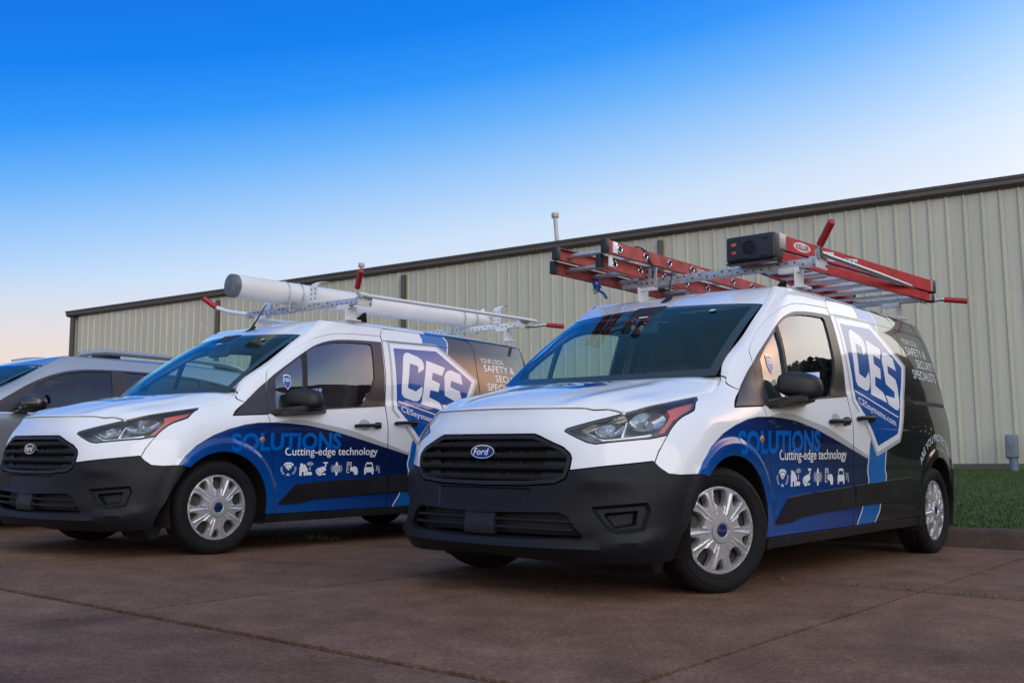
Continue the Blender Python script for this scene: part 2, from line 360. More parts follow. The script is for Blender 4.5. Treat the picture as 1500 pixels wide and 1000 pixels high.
def panel(name,outline,mats,parent,mp=bsurf,regions=(),holes=(),off=0.,depth=.018,step=.045,gap=.0022,bumps=(),mirror=False,rim_mat=None,smooth=30,extra=None,guides=()):
    """sheet-metal panel: outline in surface coordinates, colour regions cut into the mesh, turned-in rim"""
    out=offset_poly(outline,gap) if gap else list(outline); out=dens(out,step*.7)
    V=[];E=[]
    def add(poly,closed=True):
        k=len(V); V.extend(poly); n=len(poly); E.extend([(k+i,k+(i+1)%n) for i in range(n if closed else n-1)])
    add(out); hl=[]
    for h in holes:
        hh=dens(offset_poly(h,-gap) if gap else h,step*.7); hl.append(hh); add(hh)
    O=np.array(out); lo,hi=O.min(0),O.max(0)
    for rg,_ in regions: add(dens(rg,step))
    bl=[]
    for bp in bumps:
        p,d,bev=bp; pin=offset_poly(p,bev); add(dens(p,step*.6)); add(dens(pin,step*.6)); bl.append((p,pin,d))
    for gd in guides: add(gd,False)
    gx,gy=np.meshgrid(np.arange(lo[0]+step*.5,hi[0],step),np.arange(lo[1]+step*.5,hi[1],step)); gx=gx+(np.arange(gx.shape[0])%2)[:,None]*step*.5
    G=np.stack([gx.ravel(),gy.ravel()],1); G=G[pip(G,out)]
    if len(G):
        D=np.min(np.hypot(G[:,None,0]-O[None,:,0],G[:,None,1]-O[None,:,1]),1); G=G[D>step*.45]
    for p,pin,d in bl: G=G[~(pip(G,offset_poly(p,-.003))&~pip(G,offset_poly(pin,.003)))]
    for gd in guides:
        Q=np.array(gd); G=G[np.min(np.hypot(G[:,None,0]-Q[None,:,0],G[:,None,1]-Q[None,:,1]),1)>.012] if len(G) else G
    V=[Vector(v) for v in V]+[Vector(g) for g in G]
    cv,ce,cf,*_=mgeo.delaunay_2d_cdt(V,E,[],0,1e-5)
    UV=np.array([(v[0],v[1]) for v in cv]); F=np.array([f for f in cf if len(f)==3])
    C=UV[F].mean(1); keep=pip(C,out)
    for h in hl: keep&=~pip(C,h)
    F=F[keep]; C=C[keep]; A=UV[F]; ar=((A[:,1,0]-A[:,0,0])*(A[:,2,1]-A[:,0,1])-(A[:,2,0]-A[:,0,0])*(A[:,1,1]-A[:,0,1]))
    F[ar<0]=F[ar<0][:,::-1]; F=F[np.abs(ar)>1e-10]; C=C[np.abs(ar)>1e-10]
    mi=np.zeros(len(F),int)
    for rg,k in regions: mi[pip(C,rg)]=k
    P,N=mp(UV[:,0],UV[:,1]); o=np.full(len(UV),float(off))
    if extra is not None: o=o+extra(UV[:,0],UV[:,1])
    for p,pin,d in bl:
        ins=pip(UV,offset_poly(pin,-.0006)); o=np.where(ins,o-d,o)
    P=P+N*o[:,None]
    used=np.unique(F); re=-np.ones(len(UV),int); re[used]=np.arange(len(used)); P=P[used]; N=N[used]; F=re[F]
    # winding: make faces agree with N
    fn=np.cross(P[F[:,1]]-P[F[:,0]],P[F[:,2]]-P[F[:,0]]); flip=(fn*N[F].mean(1)).sum(1)<0; F[flip]=F[flip][:,::-1]
    ed={}
    for f in F:
        for i in range(3):
            a,b=int(f[i]),int(f[(i+1)%3]); 
            if (b,a) in ed: del ed[(b,a)]
            else: ed[(a,b)]=1
    faces=[tuple(f) for f in F]; mis=list(mi); Pv=[p for p in P]
    if depth:
        rim={}
        for a,b in ed:
            for q in (a,b):
                if q not in rim: rim[q]=len(Pv); Pv.append(P[q]); Pv.append(P[q]-N[q]*depth)
        for a,b in ed: faces.append((rim[b],rim[a],rim[a]+1,rim[b]+1)); mis.append(0 if rim_mat is None else rim_mat)
    Pv=np.array(Pv); 
    if mirror: Pv=Pv*[1,-1,1]; faces=[f[::-1] for f in faces]; N=N*[1,-1,1]
    me=bpy.data.meshes.new(name); me.from_pydata(Pv.tolist(),[],faces); me.update()
    me.polygons.foreach_set('material_index',mis); me.polygons.foreach_set('use_smooth',[True]*len(me.polygons))
    if not bumps and extra is None:
        nf=len(F); ln=np.zeros((len(me.loops),3)); me.polygons.foreach_get
        lv=np.zeros(len(me.loops),int); me.loops.foreach_get('vertex_index',lv); ls=np.zeros(len(me.polygons),int); me.polygons.foreach_get('loop_start',ls); lt=np.zeros(len(me.polygons),int); me.polygons.foreach_get('loop_total',lt)
        pn=np.zeros(len(me.polygons)*3); me.polygons.foreach_get('normal',pn); pn=pn.reshape(-1,3); fi=np.repeat(np.arange(len(me.polygons)),lt)
        top=fi<nf; ln[top]=N[lv[top]]; ln[~top]=pn[fi[~top]]
        me.normals_split_custom_set(ln.tolist())
    else: me.set_sharp_from_angle(angle=R(smooth))
    return link(name,me,mats,parent)
def both(name,outline,mats,parent,label=None,**k):
    a=panel(name,outline,mats,parent,**k); b=panel(name,outline,mats,parent,mirror=True,**k); return a,b
def grid_mesh(name,P,mats,parent,mi=None,N=None,thick=0,smooth=40):
    n,m=P.shape[:2]; V=P.reshape(-1,3); F=[];M=[]
    for i in range(n-1):
        for j in range(m-1):
            F.append((i*m+j,(i+1)*m+j,(i+1)*m+j+1,i*m+j+1)); M.append(0 if mi is None else int(mi[i,j]))
    A=V[np.array(F)]; nz=np.cross(A[:,2]-A[:,0],A[:,3]-A[:,1])[:,2].sum()
    if nz<0: F=[f[::-1] for f in F]
    return pydata(name,V,F,mats,parent,smooth,M)
# ------------------------------------------------------------------- lettering and printed marks
_tc={}
def text_shape(txt,bold=0.,res=3):
    key=(txt,bold)
    if key in _tc: return _tc[key]
    c=bpy.data.curves.new('t','FONT'); c.body=txt; c.size=1; c.offset=bold; c.resolution_u=res; c.fill_mode='FRONT'
    o=bpy.data.objects.new('t',c); COL.objects.link(o); dg=bpy.context.evaluated_depsgraph_get(); me=bpy.data.meshes.new_from_object(o.evaluated_get(dg))
    bm=bmesh.new(); bm.from_mesh(me); bmesh.ops.triangulate(bm,faces=bm.faces[:]); bm.verts.ensure_lookup_table()
    V=np.array([v.co[:2] for v in bm.verts]); F=[[v.index for v in f.verts] for f in bm.faces]; bm.free()
    bpy.data.objects.remove(o); bpy.data.curves.remove(c); bpy.data.meshes.remove(me); _tc[key]=(V,F); return V,F
CAP=.694
def decal(name,V,F,fn,mat_,parent,sub=.05,off=.0011):
    """project flat 2-D triangles through fn(u,v)->(P,N) on to a surface, just proud of it"""
    bm=bmesh.new(); vs=[bm.verts.new((a,b,0)) for a,b in V]
    for f in F:
        try: bm.faces.new([vs[i] for i in f])
        except ValueError: pass
    for _ in range(4):
        lg=[e for e in bm.edges if e.calc_length()>sub]
        if not lg: break
        bmesh.ops.subdivide_edges(bm,edges=lg,cuts=1)
    bmesh.ops.triangulate(bm,faces=bm.faces[:]); bm.verts.ensure_lookup_table(); bm.verts.index_update()
    U=np.array([v.co[:2] for v in bm.verts]); FF=[[v.index for v in f.verts] for f in bm.faces]; bm.free()
    P,N=fn(U[:,0],U[:,1]); P=P+N*off; fa=np.array(FF); fn_=np.cross(P[fa[:,1]]-P[fa[:,0]],P[fa[:,2]]-P[fa[:,0]]); fl=(fn_*N[fa[:,0]]).sum(1)<0; fa[fl]=fa[fl][:,::-1]
    o=pydata(name,P,fa,mat_,parent,smooth=60); return o
def side_fn(u,v): return bsurf(s_of_x(u,v),v)
def text_on_side(name,txt,x0,z0,x1,z1,h,mat_,parent,bold=.0,shear=0.,fn=side_fn):
    """baseline from (x0,z0) to (x1,z1) in side coordinates, cap height h"""
    V,F=text_shape(txt,bold); w0,w1=V[:,0].min(),V[:,0].max(); t=(V[:,0]-w0)/(w1-w0); k=h/CAP
    X=x0+(x1-x0)*t-shear*V[:,1]*k; Z=z0+(z1-z0)*t+V[:,1]*k
    return decal(name,np.stack([X,Z],1),F,fn,mat_,parent,sub=.07)
def tess(poly):
    r=mgeo.tessellate_polygon([[Vector((a,b,0)) for a,b in poly]]); return list(poly),[list(f) for f in r]
def ring(cx,cy,r0,r1,a0=0,a1=360,n=20):
    V=[];F=[]
    for i in range(n+1):
        t=R(a0+(a1-a0)*i/n); V+= [(cx+r0*math.cos(t),cy+r0*math.sin(t)),(cx+r1*math.cos(t),cy+r1*math.sin(t))]
    for i in range(n): F.append([2*i,2*i+1,2*i+3,2*i+2])
    return V,F
def merge(*parts):
    V=[];F=[]
    for v,f in parts: F+= [[i+len(V) for i in q] for q in f]; V+=list(v)
    return V,F
def rect(x0,y0,x1,y1): return [(x0,y0),(x1,y0),(x1,y1),(x0,y1)],[[0,1,2,3]]
def disc(cx,cy,r,a0=0,a1=360,n=16): return tess([(cx+r*math.cos(R(a0+(a1-a0)*i/n)),cy+r*math.sin(R(a0+(a1-a0)*i/n))) for i in range(n+(0 if a1-a0>=360 else 1))])
def icons():
    """six service pictograms, each in a unit-high cell"""
    det=merge(tess([(-.36,.78),(-.30,.90),(-.16,.98),(.16,.98),(.30,.90),(.36,.78),(.30,.72),(.18,.84),(-.18,.84),(-.30,.72)]),tess([(-.24,.74),(-.12,.80),(.12,.80),(.24,.74),(.20,.60),(.12,.50),(.06,.62),(-.06,.62),(-.12,.50),(-.20,.60)]),disc(0,.50,.08),
        ring(0,.52,.44,.47,-55,20,8),ring(0,.52,.52,.55,-50,15,8),ring(0,.52,.44,.47,160,235,8),ring(0,.52,.52,.55,165,230,8),tess([(-.02,.22),(.03,.14),(.10,.10),(.12,.02),(.05,0),(.05,.08),(0,.10),(-.05,.04),(-.07,0),(-.13,.02),(-.10,.12),(-.04,.14)]))
    house=merge(tess([(-.45,.55),(-.40,.55),(-.40,.0),(-.22,.0),(-.22,.28),(-.08,.28),(-.08,0),(.04,0),(.04,.30),(.18,.30),(.22,.46),(-.06,.86),(-.14,.78),(-.18,.90),(-.36,.90),(-.36,.68)]),rect(.33,.40,.38,.66),tess([(.05,.10),(.10,.04),(.48,.04),(.52,.10),(.52,.22),(.46,.28),(.10,.28),(.05,.22)]),ring(.36,.70,.10,.14,20,160,8),ring(.36,.70,.19,.23,25,155,8),ring(.36,.70,.28,.31,30,150,8))
    camr=merge(tess([(.10,.90),(.45,.90),(.45,1.0),(.10,1.0)]),tess([(.24,.66),(.34,.66),(.34,.90),(.24,.90)]),tess([(-.42,.48),(-.30,.36),(-.14,.14),(.06,.22),(.34,.40),(.30,.60),(.22,.68),(-.10,.62)]),tess([(-.46,.40),(-.40,.44),(-.18,.12),(.02,.18),(.06,.12),(-.04,.0),(-.22,.0),(-.40,.18)]),rect(.08,.04,.30,.16))
    watch=merge(tess([(-.12,.72),(.12,.72),(.06,1.0),(-.06,1.0)]),tess([(-.12,.28),(-.06,0),(.06,0),(.12,.28)]),ring(0,.5,.20,.27),ring(0,.5,.08,.14),rect(-.02,.44,.02,.56),ring(0,.5,.34,.37,-50,50,8),ring(0,.5,.34,.37,130,230,8),ring(0,.5,.42,.44,-40,40,8),ring(0,.5,.42,.44,140,220,8))
    hand=merge(rect(-.46,.18,-.41,1.0),rect(-.14,.62,-.09,1.0),rect(-.41,.95,-.14,1.0),rect(-.41,.18,-.24,.24),ring(-.275,.82,.05,.09),rect(-.36,.52,-.30,.60),rect(-.36,.38,-.30,.46),tess([(-.18,.30),(.02,.30),(.02,.62),(-.18,.62)]),tess([(-.02,.34),(.08,.24),(.18,.04),(.30,0),(.44,.08),(.44,.40),(.36,.58),(.18,.68),(.06,.66)]))
    car=merge(tess([(-.36,.56),(-.27,.90),(-.20,.98),(.20,.98),(.27,.90),(.36,.56),(.28,.60),(.21,.84),(-.21,.84),(-.28,.60)]),tess([(-.40,.20),(-.40,.48),(-.34,.60),(.34,.60),(.40,.48),(.40,.20)]),rect(-.38,.04,-.24,.22),rect(.24,.04,.38,.22),ring(.34,.52,.28,.31,-40,40,8),ring(.34,.52,.36,.39,-35,35,8),tess([(.80,.70),(.84,.70),(.90,.14),(.84,.14)]))
    return [det,house,camr,watch,hand,car]
# =============================================================== cargo van
ARCF=lambda a0,a1,r=.370,n=22:[(.008+r*math.cos(R(a0+(a1-a0)*i/n)),.305+r*math.sin(R(a0+(a1-a0)*i/n))) for i in range(n+1)]
ARCR=lambda a0,a1,r=.368,n=22:[(-3.062+r*math.cos(R(a0+(a1-a0)*i/n)),.32+r*math.sin(R(a0+(a1-a0)*i/n))) for i in range(n+1)]
HL_TOP=[(.490,.780),(.505,.793),(.65,.834),(.788,.871),(.935,.910),(1.10,.945),(1.245,.972)]
HL_BACK=smooth_line([(1.285,.952),(1.25,.923),(1.205,.898),(1.15,.882),(1.10,.866),(1.06,.844),(1.025,.808),(.995,.766)],3)
HL_BOT=[(.90,.748),(.855,.745),(.735,.732),(.64,.720),(.60,.727),(.535,.757)]
GR=[(0,.767),(.30,.767),(.335,.757),(.47,.705),(.503,.677),(.51,.655),(.497,.60),(.48,.56),(.43,.535),(.275,.522),(0,.518)]
BUMP_TOP=[(.497,.597),(.725,.622),(.905,.642),(.917,.637),(.93,.624),(.942,.613),(.985,.586),(1.05,.581),(1.145,.585),(1.200,.578)]
HOOD_SEAM=[(0,.899),(.35,.898),(.595,.897),(.640,.888),(.71,.892),(.745,.884),(.785,.8705)]
HOOD_SIDE=[(.785,.8705),(.935,.910),(1.10,.945),(1.245,.972),(1.29,.986),(1.335,.999),(1.325,1.012),(1.26,1.028),(1.17,1.05),(1.128,1.09)]
SW=[(.345,.585),(.30,.645),(.217,.715),(.089,.785),(-.032,.83),(-.164,.865),(-.263,.88),(-.40,.886),(-.529,.885),(-.70,.875),(-.835,.857),(-.975,.835),(-1.215,.785),(-1.505,.722),(-1.735,.672)]
SWG=[(-1.745,.690),(-1.49,.757),(-1.11,.853),(-.86,.888),(-.705,.910),(-.55,.912),(-.42,.893)]
LL=[(-2.03,1.70),(-2.045,1.65),(-2.034,1.60),(-1.95,1.30),(-1.85,1.0),(-1.785,.81),(-1.765,.76),(-1.747,.655),(-1.732,.60),(-1.748,.55),(-1.75,.525),(-1.70,.44),(-1.665,.38),(-1.65,.345),(-1.605,.28),(-1.58,.18)]
LR=[(-2.32,1.70),(-2.36,1.66),(-2.345,1.60),(-2.318,1.54),(-2.25,1.30),(-2.15,1.0),(-2.06,.80),(-2.053,.745),(-2.036,.655),(-2.028,.605),(-2.05,.565),(-2.045,.54),(-2.0,.46),(-1.96,.39),(-1.946,.335),(-1.896,.28),(-1.87,.18)]
HEXB=[(-1.672,1.538),(-2.182,1.556),(-2.575,1.315),(-2.26,.842),(-1.91,.755),(-1.625,1.045)]
CC=[(-1.915,1.347),(-1.99,1.386),(-1.997,1.432),(-1.984,1.465),(-1.940,1.487),(-1.828,1.514),(-1.795,1.506),(-1.770,1.480),(-1.758,1.445),(-1.700,1.220),(-1.692,1.165),(-1.715,1.135),(-1.825,1.110),(-1.870,1.111),(-1.902,1.130),(-1.930,1.172),(-1.945,1.242),(-1.861,1.191),(-1.769,1.215),(-1.832,1.424),(-1.925,1.408)]
CE=[(-2.038,1.464),(-2.255,1.419),(-2.204,1.345),(-2.092,1.366),(-2.068,1.303),(-2.162,1.276),(-2.132,1.203),(-2.036,1.215),(-2.012,1.153),(-2.136,1.112),(-2.160,1.045),(-1.912,1.090)]
CS=[(-2.248,1.365),(-2.279,1.393),(-2.330,1.403),(-2.445,1.373),(-2.450,1.283),(-2.308,1.310),(-2.288,1.255),(-2.402,1.220),(-2.415,1.165),(-2.400,1.085),(-2.372,1.028),(-2.332,1.002),(-2.290,1.006),(-2.184,1.036),(-2.172,1.098),(-2.326,1.085),(-2.340,1.130),(-2.208,1.176),(-2.212,1.222),(-2.223,1.293),(-2.230,1.342)]
SIDE_MATS=['white_paint','blue_vinyl','gray_vinyl','bright_blue_vinyl','black_vinyl','letter_white','hex_blue_vinyl','dark_inner']
def livery():
    d=.06; q=lambda p,k:(sxd(p,d),k)
    r=[q(SW+LL[6:]+[(.30,.15)],1),q(SW[7:]+SWG,2),q(LL+LR[::-1],3),q(LR+[(-3.505,.18),(-3.505,.95),(-3.50,1.09),(-3.55,1.40),(-3.56,1.70)],4)]
    r+= [(sx(strip_poly(smooth_line(LL[5:],3),.012)),5),(sx(strip_poly(smooth_line(LR,3),.012)),5)]
    g=offset_poly(HEXB,-.062); w=offset_poly(HEXB,-.036)
    r+= [q(g,2),q(w,5),q(HEXB,6),(sx(strip_poly(dens([(-1.645,1.100),(-2.31,.955)],.05,False),.009)),5),q(CC,5),q(CE,5),q(CS,5)]
    return r
def surf_pts(poly): 
    P,N=bsurf([p[0] for p in poly],[p[1] for p in poly]); return P
def resample(P,n):
    P=np.asarray(P,float); d=np.r_[0,np.cumsum(np.linalg.norm(np.diff(P,axis=0),axis=1))]; t=np.linspace(0,d[-1],n); return np.stack([np.interp(t,d,P[:,k]) for k in range(P.shape[1])],1)
ROOFC=[(-.66,1.582),(-.80,1.640),(-1.0,1.705),(-1.2,1.752),(-1.5,1.787),(-1.9,1.806),(-2.4,1.812),(-3.0,1.800),(-3.4,1.775),(-3.60,1.745),(-3.70,1.715)]
WS_TOP=lambda y:( -.66-.125*(abs(y)/.69)**2, 1.582-.022*(abs(y)/.69)**2.2)
def roof_patch(n=46,m=23):
    e=[(1.13,z) for z in np.linspace(1.56,1.70,6)]; E1=surf_pts(e); xs=np.linspace(-1.06,-3.55,30); E2=side_pt(xs,np.full(30,1.70)); sE=np.linspace(5.10,5.30,4); E3=B(sE,np.full(4,1.70))
    E=resample(np.r_[E1,E2,E3],n); c=resample(np.array(ROOFC),400); P=np.zeros((n,2*m-1,3)); f0=np.linspace(0,1,n)
    for i in range(n):
        ye,ze=E[i,1],E[i,2]; u=f0[i]; bow=.125*(1-min(1,max(0,-(E[i,0]+.785))/.35)); xc=E[i,0]+bow; 
        if i>n-6: xc=E[i,0]-(.10*(i-(n-6))/5)
        zc=np.interp(-xc,-c[:,0],c[:,1]); 
        for j in range(m):
            t=j/(m-1); h00=2*t**3-3*t**2+1;h10=t**3-2*t**2+t;h01=-2*t**3+3*t**2;h11=t**3-t**2
            k=min(1,max(0.05,(zc-ze)/.09)); T0=np.array((-.36,1.0))*.17*k; T1=np.array((-1,0))*ye*.95
            yz=np.array((ye,ze))*h00+T0*h10+np.array((0,zc))*h01+T1*h11
            x=E[i,0]+(xc-E[i,0])*(1-(yz[0]/ye)**2)
            P[i,j]=(x,-yz[0],yz[1]); P[i,2*m-2-j]=(x,yz[0],yz[1])
    return P
def hood_patch(n=26,m=25):
    F=resample(surf_pts(dens(HOOD_SEAM,.03,False)),m); S=resample(surf_pts(dens(HOOD_SIDE,.03,False)),n)
    C=resample(nspline([0,.25,.55,.8,1.0],np.array([(F[0,0],0,F[0,2]),(.665,0,.957),(.46,0,1.012),(.27,0,1.050),(.12,0,1.074)]),np.linspace(0,1,60)),n)
    t=np.linspace(0,1,m); Rr=np.stack([np.interp(t*.735,[0,.25,.5,.62,.735],[.12,.095,.036,-.035,S[-1,0]]),t*S[-1,1],1.074+(S[-1,2]-1.074)*t**2],1)
    u=np.linspace(0,1,n)[:,None,None]; w=(t**2.1)[None,:,None]; tt=t[None,:,None]
    def base(Cc,Ss): return np.stack([Cc[...,0]+(Ss[...,0]-Cc[...,0])*t**2,Ss[...,1]*t,Cc[...,2]+(Ss[...,2]-Cc[...,2])*t**2.3],-1)
    P=np.stack([base(C[i][None].repeat(m,0),S[i][None].repeat(m,0)) for i in range(n)])
    P=P+(1-u)*(F[None]-P[:1])+u*(Rr[None]-P[-1:])
    # pressed ribs running from the grille corners to the pillars
    uu=np.linspace(0,1,n)[:,None]; env=np.clip(uu/.2,0,1)*np.clip((1-uu)/.12,0,1)
    P[...,2]+=env*(.010*np.exp(-((t[None]-(.60+.16*uu))/.075)**2)-.007*np.exp(-((t[None]-(.44+.14*uu))/.08)**2)+.006*np.clip(1-t[None]/.30,0,1)**.5)
    M=P[:,1:][:,::-1]*[1,-1,1]; return np.concatenate([M,P],1)
def windshield_patch(n=24,m=33):
    ys=np.linspace(-1,1,m); bot=np.array([(.075-.21*abs(a)**2.0,.742*a,1.062+.035*abs(a)**2) for a in ys]); top=np.array([(*((WS_TOP(.69*a)[0],)),.688*a,WS_TOP(.69*a)[1]) for a in ys])
    top[:,0]+=.004; u=np.linspace(0,1,n)[:,None,None]; P=bot[None]*(1-u)+top[None]*u; b=(4*u*(1-u)).squeeze()[:,None]
    P[...,0]+=.014*b; P[...,2]+=.020*b*(1-.3*ys[None]**2); P[:, [0,-1],:]*=1; return P
def add_wheel(root,x,side,steer,front):
    bm=bmesh.new()     # steel disc and barrel
    bm_lathe(bm,[(.02,.045),(.13,.050),(.17,.030),(.198,.035),(.203,.075),(.203,-.075),(.19,-.08),(.02,-.08)],40,'Y')
    rim=from_bm('wheel',bm,'steel_dark',root); rim.location=(x,side*.784,.308)
    rim.rotation_euler=(0,0,0 if side>0 else math.pi)
    if front:
        a=steer
        rim.rotation_euler=(0,0,(0 if side>0 else math.pi)-a); rim.location=(x+.064*math.sin(a)*side,side*(.72+.064*math.cos(a)),.308)
    bm=bmesh.new()
    prof=[(.212,.078),(.222,.094),(.240,.101),(.262,.1045),(.283,.102),(.298,.094),(.306,.082),(.3105,.070)]
    for k in range(4):      # tread ribs and grooves
        h=.062-.036*k; prof+= [(.312,h+.006),(.3125,h-.016),(.305,h-.018),(.305,h-.026)]
    prof=[p for p in prof if p[1]>-.072]+[(.3105,-.070),(.306,-.082),(.298,-.094),(.283,-.102),(.262,-.1045),(.240,-.101),(.222,-.094),(.212,-.078)]
    bm_lathe(bm,prof,72,'Y')
    for r,h in ((.232,.099),(.272,.1055)):   # moulded rings on the sidewall
        bm_lathe(bm,[(r-.003,h-.001),(r,h+.0016),(r+.003,h-.001)],72,'Y')
    t=from_bm('tyre',bm,'rubber',rim,smooth=35)
    h=hubcap(rim); return rim
_hub=None
def hubcap(parent):
    global _hub
    if _hub is None:
        Rr=.219; out=[(Rr*math.cos(2*math.pi*k/90),Rr*math.sin(2*math.pi*k/90)) for k in range(90)]; holes=[]; V=[];E=[]
        def add(p):
            k=len(V); V.extend(p); E.extend([(k+i,k+(i+1)%len(p)) for i in range(len(p))])
        pol=lambda r,a:(r*math.cos(R(a)),r*math.sin(R(a)))
        def hole(a,w0,w1,r0,r1,rd):
            p=[pol(r0,a-w0*.55),pol(r0+rd,a-w0),pol(r1-rd*.7,a-w1),pol(r1,a-w1*.75),pol(r1+.002,a),pol(r1,a+w1*.75),pol(r1-rd*.7,a+w1),pol(r0+rd,a+w0),pol(r0,a+w0*.55),pol(r0-.004,a)]
            return smooth_line(p,3,True)
        add(out)
        for k in range(5):
            holes.append(hole(90+72*k,13.5,12.5,.122,.196,.020)); holes.append(hole(126+72*k,5.2,8.0,.150,.196,.010))
        for h_ in holes: add(h_); add(offset_poly(h_,-.006))
        for r in (.036,.040,.062,.066,.205): add([(r*math.cos(2*math.pi*k/60),r*math.sin(2*math.pi*k/60)) for k in range(60)])
        for k in range(10):     # spoke ridges
            for dd in (-6.0,6.0):
                a=108+36*k; V.extend([pol(.072+.013*i,a+dd*(1 if i<8 else 1)) for i in range(10)]); n=len(V)-10; E.extend([(n+i,n+i+1) for i in range(9)])
        gx,gy=np.meshgrid(np.arange(-.22,.221,.0075),np.arange(-.22,.221,.0075)); G=np.stack([gx.ravel(),gy.ravel()],1); G=G[np.hypot(*G.T)<.214]
        cv,ce,cf,*_=mgeo.delaunay_2d_cdt([Vector(v) for v in V]+[Vector(g) for g in G],E,[],0,1e-5)
        UV=np.array([(v[0],v[1]) for v in cv]); F=np.array([f for f in cf if len(f)==3]); C=UV[F].mean(1); keep=pip(C,out)
        for h_ in holes: keep&=~pip(C,h_)
        F=F[keep]; r=np.hypot(*UV.T); a=np.degrees(np.arctan2(UV[:,1],UV[:,0]))
        y=.098-.016*np.clip((r-.06)/.15,0,1)**1.6; y=np.where(r<.064,.104,y); y=np.where(r<.038,.099,y); y=np.where(r>.207,y+.003-.35*(r-.207),y)
        da=(a-108+18)%36-18; ridge=np.clip(1-np.abs(np.abs(da)-6.0)/2.2,0,1)*np.clip((r-.068)/.02,0,1)*np.clip((.20-r)/.01,0,1); y=y+.0035*ridge
        valley=np.clip(1-np.abs(da)/4.5,0,1)*np.clip((r-.068)/.02,0,1)*np.clip((.2-r)/.02,0,1); y=y-.003*valley
        lip=np.zeros(len(UV),bool)
        for h_ in holes: lip|=pip(UV,offset_poly(h_,-.003))
        y=np.where(lip,y-.012,y)
        P=np.stack([UV[:,0],y,UV[:,1]],1); A=P[F]; fn=np.cross(A[:,1]-A[:,0],A[:,2]-A[:,0]); fl=fn[:,1]<0; F[fl]=F[fl][:,::-1]
        bm=bmesh.new(); vs=[bm.verts.new(p) for p in P]
        for f in F: bm.faces.new([vs[i] for i in f])
        be=[e for e in bm.edges if len(e.link_faces)==1]; ex=bmesh.ops.extrude_edge_only(bm,edges=be)
        for v in ex['geom']:
            if isinstance(v,bmesh.types.BMVert): v.co.y-=.03
        bmesh.ops.delete(bm,geom=[v for v in bm.verts if not v.link_faces],context='VERTS'); bmesh.ops.recalc_face_normals(bm,faces=bm.faces)
        o=from_bm('hubcap',bm,['hubcap_silver','badge_blue'],parent,smooth=24); _hub=o.data
        bm=bmesh.new(); bm_lathe(bm,[(.0,.102),(.028,.1015),(.034,.0985),(.036,.095)],32,'Y'); me=bpy.data.meshes.new('hub_emblem'); bm.to_mesh(me); bm.free(); me.materials.append(MT['badge_blue']); hubcap.e=me
        V2,F2=text_shape('Ford',.012); V2=(V2-[V2[:,0].mean(),.33])*.024; me2=bpy.data.meshes.new('hub_lettering'); me2.from_pydata([(-a,.1035,b) for a,b in V2],[],[f[::-1] for f in F2]); me2.materials.append(MT['chrome']); hubcap.t=me2
    else: o=link('hubcap',_hub,None,parent)
    e=link('hub_emblem',hubcap.e,None,parent); t=link('hub_lettering',hubcap.t,None,parent)
    return o
def oval(cx,cz,rx,rz,n=28): return [(cx+rx*math.cos(2*math.pi*k/n),cz+rz*math.sin(2*math.pi*k/n)) for k in range(n)]
